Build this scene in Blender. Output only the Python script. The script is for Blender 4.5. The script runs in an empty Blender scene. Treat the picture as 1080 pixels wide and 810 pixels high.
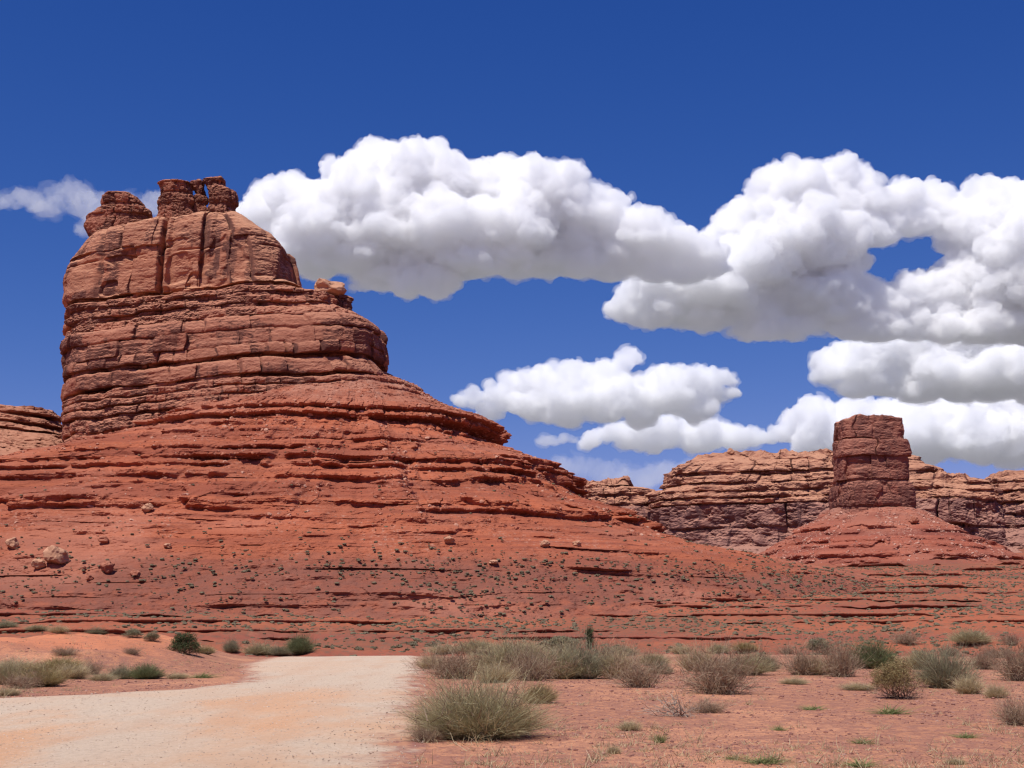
import bpy, bmesh, math, random
import numpy as np
from concurrent.futures import ThreadPoolExecutor
from mathutils import Vector, Matrix

# ------------------------------------------------------------------ camera, light, exposure
S = bpy.context.scene
COL = S.collection
random.seed(7)
RNG = np.random.default_rng(7)
FPX = 1484.0                      # focal length in photograph pixels (1080 wide)
PITCH = math.atan(260.0 / FPX)
EYE = 1.7
SUN_EL, SUN_AZ = math.radians(63), math.radians(36)      # azimuth: to the left of straight behind the camera
SUN_DIR = Vector((-math.sin(SUN_AZ) * math.cos(SUN_EL), -math.cos(SUN_AZ) * math.cos(SUN_EL), math.sin(SUN_EL)))

cam_d = bpy.data.cameras.new('camera')
cam_d.sensor_width = 36.0
cam_d.lens = FPX / 1080.0 * 36.0
cam_d.clip_start, cam_d.clip_end = 0.5, 120000.0
cam = bpy.data.objects.new('camera', cam_d)
cam.location = (0, 0, EYE)
cam.rotation_euler = (math.radians(90) + PITCH, 0, 0)
COL.objects.link(cam)
S.camera = cam

world = bpy.data.worlds.new('World')
S.world = world
world.use_nodes = True
wn, wl = world.node_tree.nodes, world.node_tree.links
sky = wn.new('ShaderNodeTexSky')
sky.sky_type = 'NISHITA'
sky.sun_disc = False
sky.sun_elevation = SUN_EL
sky.sun_rotation = math.radians(180) + SUN_AZ
sky.altitude = 2500
sky.air_density = 1.0
sky.dust_density = 0.0
sky.ozone_density = 4.0
# clear high-desert air: each channel of the sky gets its own contrast, the blue kept deep
SKY = 0.07
spl, cmb = wn.new('ShaderNodeSeparateColor'), wn.new('ShaderNodeCombineColor')
wl.new(sky.outputs[0], spl.inputs[0])
for ch, (gain, pw) in enumerate(((4.5, 1.9), (1.13, 1.2), (1.12, 0.80))):
    a_ = wn.new('ShaderNodeMath'); a_.operation = 'MULTIPLY'; a_.inputs[1].default_value = SKY
    b_ = wn.new('ShaderNodeMath'); b_.operation = 'POWER'; b_.inputs[1].default_value = pw
    c_ = wn.new('ShaderNodeMath'); c_.operation = 'MULTIPLY'; c_.inputs[1].default_value = gain / SKY
    wl.new(spl.outputs[ch], a_.inputs[0]); wl.new(a_.outputs[0], b_.inputs[0]); wl.new(b_.outputs[0], c_.inputs[0])
    wl.new(c_.outputs[0], cmb.inputs[ch])
bgd = wn['Background']
bgd.inputs['Strength'].default_value = SKY
wl.new(cmb.outputs[0], bgd.inputs['Color'])

sun_d = bpy.data.lights.new('sun', 'SUN')
sun_d.energy = 4.6
sun_d.angle = math.radians(0.53)
sun_d.color = (1.0, 0.965, 0.915)
sun = bpy.data.objects.new('sun', sun_d)
sun.rotation_euler = SUN_DIR.to_track_quat('Z', 'Y').to_euler()
sun.location = (-50, -80, 200)
COL.objects.link(sun)

S.view_settings.view_transform = 'Standard'
S.view_settings.look = 'None'
S.view_settings.exposure = 0.0
S.view_settings.gamma = 1.0
S.view_settings.use_curve_mapping = False
S.render.engine = 'CYCLES'
S.cycles.use_denoising = True
S.cycles.max_bounces = 26
S.cycles.volume_bounces = 24
S.cycles.diffuse_bounces = 4
S.cycles.transparent_max_bounces = 24
S.cycles.filter_width = 1.3


# ------------------------------------------------------------------ helpers: pixels, noise, meshes
def at(px, py, Y):
    """The world point at depth Y that the photograph shows at (px, py)."""
    r, u = (px - 540.0) / FPX, (405.0 - py) / FPX
    dy = math.cos(PITCH) - u * math.sin(PITCH)
    dz = math.sin(PITCH) + u * math.cos(PITCH)
    t = Y / dy
    return Vector((r * t, Y, EYE + dz * t))

def zat(py, Y): return at(540, py, Y).z
def xat(px, py, Y): return at(px, py, Y).x

def pix(p):
    """Inverse of at()."""
    x, y, z = p[0], p[1], p[2] - EYE
    f = y * math.cos(PITCH) + z * math.sin(PITCH)
    u = -y * math.sin(PITCH) + z * math.cos(PITCH)
    return 540 + FPX * x / f, 405 - FPX * u / f

def hsh(*k):
    """Hash integer arrays to floats in 0..1."""
    h = np.zeros(np.broadcast(*k).shape, np.uint64) if len(k) > 1 else np.zeros(np.shape(k[0]), np.uint64)
    for i, a in enumerate(k):
        h = h ^ (np.asarray(a).astype(np.int64).astype(np.uint64) * np.uint64([0x9E3779B97F4A7C15, 0xC2B2AE3D27D4EB4F, 0x165667B19E3779F9, 0xD6E8FEB86659FD93][i]))
        h = (h ^ (h >> np.uint64(29))) * np.uint64(0xBF58476D1CE4E5B9)
        h = (h ^ (h >> np.uint64(32))) * np.uint64(0x94D049BB133111EB)
    h = h ^ (h >> np.uint64(31))
    return (h >> np.uint64(40)).astype(np.float64) / float(1 << 24)

_perm = np.random.default_rng(3).permutation(4096).astype(np.int32)
_grad = np.random.default_rng(4).normal(size=(4096, 3)).astype(np.float32)
_grad /= np.linalg.norm(_grad, axis=1)[:, None]

def _perlin(x, y, z, seed):
    xi, yi, zi = np.floor(x).astype(np.int32), np.floor(y).astype(np.int32), np.floor(z).astype(np.int32)
    xf, yf, zf = x - xi, y - yi, z - zi
    f = lambda t: t * t * t * (t * (t * 6 - 15) + 10)
    u, v, w = f(xf), f(yf), f(zf)
    out = np.zeros_like(xf)
    for dx in (0, 1):
        hx = _perm[(xi + dx + seed * 131) & 4095] + yi
        wx = u if dx else 1 - u
        for dy in (0, 1):
            hy = _perm[(hx + dy) & 4095] + zi
            wxy = wx * (v if dy else 1 - v)
            for dz in (0, 1):
                h = _perm[(hy + dz) & 4095]
                out += wxy * (w if dz else 1 - w) * (_gx[h] * (xf - dx) + _gy[h] * (yf - dy) + _gz[h] * (zf - dz))
    return out * np.float32(1.5)

_gx, _gy, _gz = (np.ascontiguousarray(_grad[:, i]) for i in range(3))
_pool = ThreadPoolExecutor(4)

def perlin(x, y, z=0.0, seed=0):
    x, y, z = np.broadcast_arrays(np.asarray(x, np.float32), np.asarray(y, np.float32), np.asarray(z, np.float32))
    if x.size < 20000: return _perlin(x, y, z, seed)
    sh = x.shape; x, y, z = x.ravel(), y.ravel(), z.ravel()
    n = max(4, x.size // 30000)
    e = np.linspace(0, x.size, n + 1).astype(int)
    return np.concatenate(list(_pool.map(lambda k: _perlin(x[e[k]:e[k + 1]], y[e[k]:e[k + 1]], z[e[k]:e[k + 1]], seed), range(n)))).reshape(sh)

def fbm(x, y, z=0.0, seed=0, octs=4, gain=0.5, lac=2.03):
    a, o = 1.0, 0
    for i in range(octs):
        o = o + a * perlin(x, y, z, seed + i * 7)
        x, y, z = x * lac, y * lac, z * lac
        a *= gain
    return o

def smooth(a, b, x):
    t = np.clip((x - a) / (b - a), 0, 1)
    return t * t * (3 - 2 * t)

def tag(o, label=None, cat=None, group=None, kind=None):
    if label: o['label'] = label
    if cat: o['category'] = cat
    if group: o['group'] = group
    if kind: o['kind'] = kind
    return o

def empty(name, loc, label, cat, group=None):
    o = bpy.data.objects.new(name, None)
    o.empty_display_size = 0.5
    COL.objects.link(o); o.location = loc
    return tag(o, label, cat, group)

def link(name, me, mat, parent=None):
    o = bpy.data.objects.new(name, me)
    if mat is not None and not me.materials: me.materials.append(mat)
    COL.objects.link(o)
    if parent is not None:
        o.parent = parent
        o.matrix_parent_inverse = Matrix.Translation(-parent.location) if parent.location.length else Matrix()
    return o

def mesh_from(name, V, faces, smooth_shade=False):
    """V (n,3); faces: list of arrays (m,3) or (m,4)."""
    me = bpy.data.meshes.new(name)
    V = np.ascontiguousarray(V, np.float32)
    faces = [np.asarray(f, np.int32) for f in faces if len(f)]
    me.vertices.add(len(V)); me.vertices.foreach_set('co', V.ravel())
    nl = sum(f.size for f in faces); nf = sum(len(f) for f in faces)
    me.loops.add(nl); me.loops.foreach_set('vertex_index', np.concatenate([f.ravel() for f in faces]))
    me.polygons.add(nf)
    tot = np.concatenate([np.full(len(f), f.shape[1], np.int32) for f in faces])
    st = np.zeros(nf, np.int32); st[1:] = np.cumsum(tot)[:-1]
    me.polygons.foreach_set('loop_start', st)
    try: me.polygons.foreach_set('loop_total', tot)
    except Exception: pass
    me.update(calc_edges=True)
    me.polygons.foreach_set('use_smooth', np.full(nf, bool(smooth_shade)))
    return me

def grid_faces(nr, nc, wrap):
    """Quads of a grid of nr rows by nc columns (row-major), wrapping the columns if asked."""
    r = np.arange(nr - 1)[:, None]; c = np.arange(nc if wrap else nc - 1)[None, :]
    c2 = (c + 1) % nc
    return np.stack([r * nc + c, r * nc + c2, (r + 1) * nc + c2, (r + 1) * nc + c], -1).reshape(-1, 4)


# ------------------------------------------------------------------ helpers: materials
class NT:
    def __init__(self, name):
        self.m = bpy.data.materials.new(name); self.m.use_nodes = True
        self.n, self.l = self.m.node_tree.nodes, self.m.node_tree.links
        self.b = self.n['Principled BSDF']
        self.b.inputs['Specular IOR Level'].default_value = 0.15
        self.b.inputs['Roughness'].default_value = 0.95
        self.tc = self.n.new('ShaderNodeTexCoord')
        self.geo = self.n.new('ShaderNodeNewGeometry')
    def put(self, sock, v):
        if isinstance(v, bpy.types.NodeSocket): self.l.new(v, sock)
        else: sock.default_value = v if not (hasattr(sock, 'default_value') and hasattr(sock.default_value, '__len__') and not hasattr(v, '__len__')) else (v,) * len(sock.default_value)
    def vec(self, sc, src=None):
        mp = self.n.new('ShaderNodeVectorMath'); mp.operation = 'MULTIPLY'
        self.l.new(src or self.tc.outputs['Object'], mp.inputs[0]); mp.inputs[1].default_value = sc
        return mp.outputs[0]
    def noise(self, sc, detail=4, rough=0.55, dist=0.0, src=None):
        t = self.n.new('ShaderNodeTexNoise')
        self.l.new(self.vec(sc, src), t.inputs['Vector'])
        t.inputs['Scale'].default_value = 1.0; t.inputs['Detail'].default_value = detail
        t.inputs['Roughness'].default_value = rough; t.inputs['Distortion'].default_value = dist
        return t.outputs['Fac']
    def voro(self, sc, feat='F1', out='Distance', src=None, rand=1.0):
        t = self.n.new('ShaderNodeTexVoronoi'); t.feature = feat
        self.l.new(self.vec(sc, src), t.inputs['Vector']); t.inputs['Scale'].default_value = 1.0
        t.inputs['Randomness'].default_value = rand
        return t.outputs[out]
    def math(self, op, a, b=0.0, c=0.0):
        t = self.n.new('ShaderNodeMath'); t.operation = op
        self.put(t.inputs[0], a); self.put(t.inputs[1], b); self.put(t.inputs[2], c)
        return t.outputs[0]
    def ramp(self, fac, lo, hi, a=0.0, b=1.0):
        t = self.n.new('ShaderNodeMapRange'); t.interpolation_type = 'SMOOTHSTEP'
        self.put(t.inputs['Value'], fac)
        t.inputs['From Min'].default_value = lo; t.inputs['From Max'].default_value = hi
        t.inputs['To Min'].default_value = a; t.inputs['To Max'].default_value = b
        return t.outputs[0]
    def colors(self, fac, stops):
        t = self.n.new('ShaderNodeValToRGB'); self.put(t.inputs[0], fac)
        e = t.color_ramp.elements
        while len(e) < len(stops): e.new(0.5)
        for k, (p, c) in enumerate(stops): e[k].position = p; e[k].color = (*c, 1)
        return t.outputs[0]
    def mix(self, fac, a, b, mode='MIX'):
        t = self.n.new('ShaderNodeMix'); t.data_type = 'RGBA'; t.blend_type = mode
        self.put(t.inputs[0], fac)
        self.put(t.inputs[6], a if isinstance(a, bpy.types.NodeSocket) else (*a, 1))
        self.put(t.inputs[7], b if isinstance(b, bpy.types.NodeSocket) else (*b, 1))
        return t.outputs[2]
    def attr(self, name):
        t = self.n.new('ShaderNodeAttribute'); t.attribute_name = name; return t.outputs['Fac']
    def up(self):
        t = self.n.new('ShaderNodeSeparateXYZ'); self.l.new(self.geo.outputs['True Normal'], t.inputs[0]); return t.outputs[2]
    def sep(self, src):
        t = self.n.new('ShaderNodeSeparateXYZ'); self.l.new(src, t.inputs[0]); return t.outputs
    def bump(self, h, dist, strength=1.0, prev=None):
        t = self.n.new('ShaderNodeBump'); self.put(t.inputs['Height'], h)
        t.inputs['Distance'].default_value = dist; t.inputs['Strength'].default_value = strength
        if prev is not None: self.l.new(prev, t.inputs['Normal'])
        return t.outputs[0]
    def done(self, col, nrm=None):
        self.put(self.b.inputs['Base Color'], col if isinstance(col, bpy.types.NodeSocket) else (*col, 1))
        if nrm is not None: self.l.new(nrm, self.b.inputs['Normal'])
        return self.m

def cliff_material(name, base, dark, pale, top, k=1.0, streak=0.6, band=0.6, vcut=(0.46, 0.62), tone=0.0):
    """Bedded sandstone: colour beds, desert varnish down the steep faces, sandy level tops. k scales metres."""
    t = NT(name)
    n1 = t.noise((0.035 / k, 0.035 / k, 0.05 / k), 5)
    strat = t.noise((0.012 / k, 0.012 / k, 0.42 / k), 5, 0.7)
    fine = t.noise((0.05 / k, 0.05 / k, 2.2 / k), 3, 0.6)
    c = t.mix(t.ramp(n1, 0.35, 0.68), base, [b * 0.80 for b in base])
    c = t.mix(t.math('MULTIPLY', t.ramp(strat, 0.42, 0.62), band), c, pale)
    c = t.mix(t.math('MULTIPLY', t.ramp(fine, 0.48, 0.66), 0.28), c, dark)
    st = t.noise((0.30 / k, 0.30 / k, 0.022 / k), 5, 0.65)
    pat = t.noise((0.045 / k, 0.045 / k, 0.075 / k), 4, 0.6, 0.4)
    up = t.up()
    steep = t.ramp(up, 0.15, 0.55, 1.0, 0.0)
    if tone:
        tn = t.attr('tone')
        pat = t.math('ADD', pat, t.math('MULTIPLY', t.math('SUBTRACT', 0.5, tn), 0.22 * tone))
        c = t.mix(t.math('MULTIPLY', t.ramp(tn, 0.25, 0.75, 1.0, 0.0), 0.28 * tone), c, [b * 0.6 for b in base])
    v = t.math('MULTIPLY', t.ramp(st, 0.38, 0.58, 0.62, 1.0), t.ramp(t.math('ADD', pat, t.math('MULTIPLY', t.math('SUBTRACT', st, 0.5), 0.30)), vcut[0], vcut[0] + 0.6 * (vcut[1] - vcut[0])))
    v = t.math('MULTIPLY', t.math('MULTIPLY', v, steep), streak)
    c = t.mix(v, c, dark)
    flat = t.math('MULTIPLY', t.ramp(up, 0.35, 0.85), t.ramp(t.noise((0.25 / k,) * 3, 4), 0.30, 0.55, 0.55, 1.0))
    c = t.mix(flat, c, top)
    g = t.noise((1.1 / k,) * 3, 5, 0.7)
    c = t.mix(t.ramp(g, 0.3, 0.75, 0.0, 0.30), c, [b * 0.55 for b in base])
    nb = t.bump(t.noise((0.55 / k, 0.55 / k, 0.8 / k), 8, 0.74), 0.9 * k, 0.6)
    return t.done(c, nb)

def talus_material(name, red, dark, pale, dust, k=1.0, zscrub=(0, 1), foot=None):
    """Red shale slope: pale chips, strata bands, boulder specks and lines of rubble running downhill."""
    t = NT(name)
    n1 = t.noise((0.03 / k, 0.03 / k, 0.06 / k), 5)
    strat = t.noise((0.006 / k, 0.006 / k, 0.33 / k), 4, 0.65)
    c = t.mix(t.ramp(n1, 0.36, 0.66), red, [b * 0.80 for b in red])
    c = t.mix(t.ramp(strat, 0.46, 0.62, 0.0, 0.65), c, dark)
    c = t.mix(t.ramp(t.noise((0.008 / k, 0.008 / k, 1.1 / k), 4, 0.65), 0.50, 0.62, 0.0, 0.50), c, dark)
    up = t.up()
    c = t.mix(t.math('MULTIPLY', t.ramp(up, 0.1, 0.5, 1.0, 0.0), 0.45), c, dark)
    ch = t.noise((0.9 / k,) * 3, 5, 0.75)
    chd = t.noise((0.05 / k, 0.05 / k, 0.05 / k), 3)
    chips = t.math('MULTIPLY', t.ramp(ch, 0.52, 0.66), t.ramp(chd, 0.44, 0.66))
    c = t.mix(t.math('MULTIPLY', chips, 0.75), c, pale)
    hz = t.sep(t.tc.outputs['Object'])[2]
    hi = t.math('MULTIPLY', t.ramp(hz, zscrub[1] * 0.80, zscrub[1] * 1.05), t.ramp(t.noise((0.16 / k,) * 3, 5), 0.38, 0.6, 0.2, 0.75))
    c = t.mix(hi, c, dust)
    if foot is not None:
        fz = t.math('ADD', hz, t.math('MULTIPLY', t.math('SUBTRACT', n1, 0.5), 14.0))
        fm = t.math('MULTIPLY', t.ramp(fz, foot[0], foot[1], 1.0, 0.0), t.ramp(t.noise((0.25, 0.25, 0.25), 5, 0.7), 0.36, 0.58, 0.45, 1.0))
        c = t.mix(fm, c, (0.255, 0.094, 0.062))
    sp = t.noise((2.2 / k,) * 3, 3, 0.6)
    c = t.mix(t.ramp(sp, 0.56, 0.72, 0.0, 0.55), c, [b * 0.45 for b in red])
    c = t.mix(t.math('MULTIPLY', t.ramp(t.noise((0.018 / k, 0.018 / k, 0.05 / k), 4, 0.6), 0.46, 0.64), 0.45), c, (0.50, 0.20, 0.125))
    nb = t.bump(t.noise((0.5 / k,) * 3, 8, 0.74), 1.0 * k, 0.7)
    return t.done(c, nb)


# ------------------------------------------------------------------ rock generator
class Beds:
    """A pile of beds, given from top to bottom as (height of the bed's top, protrusion, edge rounding, joint spacing, joint depth, block offset)."""
    def __init__(self, rows, seed):
        rows = sorted(rows, key=lambda r: -r[0])
        self.top = np.array([r[0] for r in rows])
        self.p = np.array([(r[1] * (1.5 if r[1] < -0.5 else 1), r[2] * 0.6, *r[3:6]) for r in rows], float)
        self.seed = seed
    def field(self, u, s, k):
        """Outward offset (m) at perimeter distance u and bed height s."""
        n = len(self.top)
        i = np.clip(np.searchsorted(-self.top, -s, side='right') - 1, 0, n - 1)
        hi = self.top[i]; lo = np.where(i + 1 < n, self.top[np.minimum(i + 1, n - 1)], hi - 20 * k)
        t = np.clip((hi - s) / np.maximum(hi - lo, 1e-3), 0, 1)
        pr, rd, js, jd, bo = (self.p[i, q] for q in range(5))
        edge = np.abs(2 * t - 1)
        d = pr - rd * edge ** 5 - 0.5 * rd * np.clip(1 - 3 * t, 0, 1) ** 2
        js = np.maximum(js, 0.3)
        c = u / js + hsh(i, np.full_like(i, self.seed)) * 100
        kk = np.floor(c).astype(np.int64)
        pos = lambda q: q + 0.15 + 0.7 * hsh(q, i, np.full_like(i, self.seed + 1))
        p0, p1, pm = pos(kk), pos(kk + 1), pos(kk - 1)
        blk = np.where(c < p0, kk, kk + 1)
        dist = np.minimum(np.abs(c - p0), np.minimum(np.abs(c - p1), np.abs(c - pm))) * js
        near = np.where(np.abs(c - p0) < np.minimum(np.abs(c - p1), np.abs(c - pm)), kk, np.where(np.abs(c - p1) < np.abs(c - pm), kk + 1, kk - 1))
        hd = hsh(near, i, np.full_like(i, self.seed + 2))
        dep = jd * np.clip(hd * 1.7 - 0.5, 0.05, 1)
        wdt = (0.18 + 0.5 * hd) * np.clip(jd, 0.3, 2.0) * 0.8
        d = d - dep * np.exp(-(dist / (0.8 * wdt)) ** 2) - dep * 0.10 * np.exp(-(dist / (wdt * 4)) ** 2)
        hb = hsh(blk, i, np.full_like(i, self.seed + 3))
        d = d + bo * (hb - 0.5) * 2 * smooth(0, 0.5 * k, dist)
        hb2 = hsh(blk, i, np.full_like(i, self.seed + 4)) - 0.5
        d = d + bo * 0.9 * hb2 * (2 * t - 1)
        tone = 0.6 * hsh(blk, i, np.full_like(i, self.seed + 5)) + 0.4 * hsh(i, np.full_like(i, self.seed + 6)) - 0.5 * np.exp(-(dist / (1.6 * wdt)) ** 2)
        return d, tone

def front_angles(nf, nb):
    """Angles round a body, close together on the side that faces the camera (-y)."""
    a = np.linspace(math.radians(-196), math.radians(16), nf, endpoint=False)
    b = np.linspace(math.radians(16), math.radians(164), nb, endpoint=False)
    return np.concatenate([a, b])

def lathe_rock(name, mat, parent, cx, cy, s, xl, xr, yf, yb, n, beds, seed, k=1.0, dip=0.0, xref=0.0, shear=0.0, nf=1400, nb=160,
               wob=1.2, lump=(14, 1.6), mid=(4, 0.7), fine=(1.3, 0.22), rough=None, lam_a=0.12, extra=None, top_rough=0.6, joints_warp=2.0, keep=None):
    """A body of rock from rows of cross-sections. s runs from top to bottom."""
    th = front_angles(nf, nb)
    ct, sn = np.cos(th)[None, :], np.sin(th)[None, :]
    R, C = len(s), len(th)
    col = lambda a: np.broadcast_to(np.asarray(a, float).reshape(-1, 1), (R, 1))
    ax = np.where(ct > 0, col(xr), col(xl)); ay = np.where(sn < 0, col(yf), col(yb)); nn = col(n)
    r = (np.abs(ct / ax) ** nn + np.abs(sn / ay) ** nn) ** (-1 / nn)
    m = R // 2
    pm = np.stack([r[m] * ct[0], r[m] * sn[0]], 1)
    seg = np.linalg.norm(np.diff(pm, axis=0, append=pm[:1]), axis=1)
    u = np.concatenate([[0], np.cumsum(seg)[:-1]])[None, :]
    S2 = s[:, None] + 0 * u
    X, Y = r * ct, r * sn
    w = wob * k * fbm(X / (22 * k), Y / (22 * k), S2 / (45 * k), seed, 4, 0.55)
    sw = S2 + w
    uw = u + joints_warp * k * fbm(X / (9 * k), Y / (9 * k), S2 / (9 * k), seed + 50, 2)
    d, tone = beds.field(uw + 0 * S2, sw, k) if beds is not None else (0 * S2, 0 * S2 + 0.5)
    d = np.where(d < 0, d * (0.30 + 1.0 * smooth(-0.45, 0.4, fbm(X / (13 * k), Y / (13 * k), S2 / (5 * k), seed + 71, 3))), d)
    d = d + lump[1] * k * fbm(X / (lump[0] * k), Y / (lump[0] * k), S2 / (lump[0] * 1.3 * k), seed + 11, 3)
    rg = fbm(X / (mid[0] * k), Y / (mid[0] * k), S2 / (mid[0] * 0.6 * k), seed + 23, 4, 0.55)
    rm = 1.0 if rough is None else rough(S2, X, Y)
    d = d + mid[1] * k * rm * (rg - 0.5 * np.abs(rg))
    d = d + fine[1] * k * rm * fbm(X / (fine[0] * k), Y / (fine[0] * k), S2 / (fine[0] * 0.5 * k), seed + 37, 3, 0.6)
    lam = perlin(X / (18 * k), Y / (18 * k), sw / (0.9 * k), seed + 41)
    d = d + lam_a * k * lam
    if extra is not None: d = d + extra(X, Y, S2, u, th[None, :])
    rr = np.maximum(r + d * np.clip(r / (6 * k), 0, 1), 0.05 * k)
    X, Y = rr * ct, rr * sn
    Z = S2 + dip * (cx + X - xref)
    tt = np.clip(1 - np.arange(R)[:, None] / max(R * 0.06, 1), 0, 1)
    Z = Z + top_rough * k * fbm(X / (5 * k), Y / (5 * k), 0.3, seed + 61, 4) * np.clip(tt * 1.5, 0, 1)
    Yw = cy + Y + shear * X
    V = np.stack([cx + X, Yw, Z], -1).reshape(-1, 3)
    ctop = V[:C].mean(0); cbot = V[-C:].mean(0)
    V = np.concatenate([V, [ctop, cbot]])
    j = np.arange(C); j2 = (j + 1) % C
    F = [grid_faces(R, C, True)[:, ::-1], np.stack([np.full(C, R * C), j, j2], -1), np.stack([np.full(C, R * C + 1), (R - 1) * C + j2, (R - 1) * C + j], -1)]
    if keep is not None: keep.append(V[:R * C].reshape(R, C, 3))
    me = mesh_from(name, V, F)
    at_ = me.attributes.new('tone', 'FLOAT', 'POINT')
    at_.data.foreach_set('value', np.concatenate([tone.ravel(), [0.5, 0.5]]).astype(np.float32))
    return link(name, me, mat, parent)

def levels(a, b, n, dense=()):
    return np.linspace(a, b, n)

def table(rows, D, side, cx, dip=0.0, xref=0.0):
    """Rows (py, px) of an outline in the photograph at depth D -> function of bed height giving the half-width from cx."""
    pts = []
    for py, px in rows:
        p = at(px, py, D(py) if callable(D) else D)
        pts.append((p.z - dip * (p.x - xref), abs(p.x - cx) if (p.x - cx) * side > 0 else 0.5))
    pts.sort()
    a = np.array(pts)
    return lambda s: np.interp(s, a[:, 0], a[:, 1])

def boulder_mesh(name, seed, sub=4, flat=0.75, cuts=9, rough=0.10):
    """An angular, worn block about 1 m across, resting on z = 0."""
    bm = bmesh.new()
    bmesh.ops.create_icosphere(bm, subdivisions=sub, radius=0.5)
    V = np.array([v.co[:] for v in bm.verts])
    rg = np.random.default_rng(seed)
    for _ in range(cuts):
        d = rg.normal(size=3); d /= np.linalg.norm(d)
        h = rg.uniform(0.26, 0.42)
        e = V @ d - h
        V = V - np.outer(np.clip(e, 0, None) * 0.92, d)
    nrm = V / np.linalg.norm(V, axis=1)[:, None]
    V = V + nrm * (rough * fbm(V[:, 0] * 3, V[:, 1] * 3, V[:, 2] * 3, seed % 50, 4))[:, None]
    V = V / np.ptp(V, axis=0) * [1, 1, flat]
    V[:, 2] -= V[:, 2].min() + 0.06 * flat
    for v, c in zip(bm.verts, V): v.co = c
    me = bpy.data.meshes.new(name); bm.to_mesh(me); bm.free()
    return me


# ------------------------------------------------------------------ the ground
def edge_y(x): return 97 + 5 * np.sin(x * 0.045 + 1.0) + 3 * np.sin(x * 0.13)

Z_D = np.array([0, 95, 110, 135, 170, 215, 260, 330, 410, 520, 700, 950, 1300, 1700, 2300, 4000, 200000.])
Z_H = np.array([0, 0.0, -0.9, -3.2, -3.4, -1.2, 2.6, 8.6, 15.0, 22.5, 31, 45, 66, 92, 110, 105, 60.])

def ground_h(x, y, detail=True):
    """Height of the valley floor."""
    x, y = np.asarray(x, float), np.asarray(y, float)
    d = np.hypot(x, y)
    dd = d + 95 - np.clip(edge_y(x), 60, 140)
    z = np.interp(dd, Z_D, Z_H)
    mid = smooth(190, 250, d) * smooth(2600, 1500, d)
    amp = 1.5 + 2.0 * smooth(300, 900, d)
    z = z + mid * amp * fbm(x / 95, y / 60, 0, 5, 3)
    near = smooth(130, 60, d)
    z = z + near * (0.05 * fbm(x / 7, y / 7, 0, 25, 3) + 0.12 * fbm(x / 26, y / 26, 0, 26, 2) * smooth(14, 40, d))
    # the sandy bank to the left of the road, and the low berm along its near edge
    bank = smooth(-12, -19, x + 0.16 * (y - 66)) * smooth(50, 62, y) * smooth(104, 90, y)
    z = z + bank * (1.15 + 0.45 * fbm(x / 6, y / 6, 0, 31, 3))
    if detail:
        z = z + (1 - near) * smooth(120, 190, d) * (0.55 * fbm(x / 10, y / 8, 0, 35, 4, 0.6) + 0.22 * np.abs(fbm(x / 3.5, y / 3, 0, 36, 3, 0.6)))
    return z

def ground_z(x, y): return float(ground_h(np.array([x]), np.array([y]))[0])

# road: edges as ground points traced along its length
ROAD_R = [(-6.2, 101), (-5.4, 90), (-4.1, 70), (-2.8, 50), (-2.0, 36), (-1.45, 27), (-1.05, 20), (-0.7, 12), (-0.5, 2), (-0.3, -12)]
ROAD_L = [(-16.3, 101), (-15.3, 90), (-13.4, 70), (-10.6, 55), (-9.1, 47), (-9.6, 41), (-11.5, 36), (-15.5, 31), (-22, 24), (-40, 8)]
def road_edge(pts, y):
    a = np.array(pts)[::-1]
    return np.interp(y, a[:, 1], a[:, 0])
def road_mask(x, y, m=0.0):
    return (x > road_edge(ROAD_L, y) - m) & (x < road_edge(ROAD_R, y) + m) & (y < 101)

def build_ground():
    az = np.concatenate([np.linspace(-180, -34, 90, endpoint=False), np.linspace(-34, 34, 1100, endpoint=False), np.linspace(34, 180, 90, endpoint=False)])
    az = np.radians(az)
    r = np.concatenate([np.linspace(0.3, 14, 30, endpoint=False), np.geomspace(14, 190, 260, endpoint=False), np.geomspace(190, 620, 420, endpoint=False),
                        np.geomspace(620, 2400, 260, endpoint=False), np.geomspace(2400, 90000, 50)])
    Rr, A = np.meshgrid(r, az, indexing='ij')
    X, Y = Rr * np.sin(A), Rr * np.cos(A)
    Z = ground_h(X, Y)
    V = np.stack([X, Y, Z], -1).reshape(-1, 3)
    nr, nc = len(r), len(az)
    V = np.concatenate([V, [[0, 0, V[:nc, 2].mean()]]])
    j = np.arange(nc); j2 = (j + 1) % nc
    me = mesh_from('ground', V, [grid_faces(nr, nc, True), np.stack([np.full(nc, nr * nc), j2, j], -1)], True)
    o = link('ground', me, M_GROUND)
    return tag(o, kind='structure')

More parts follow.
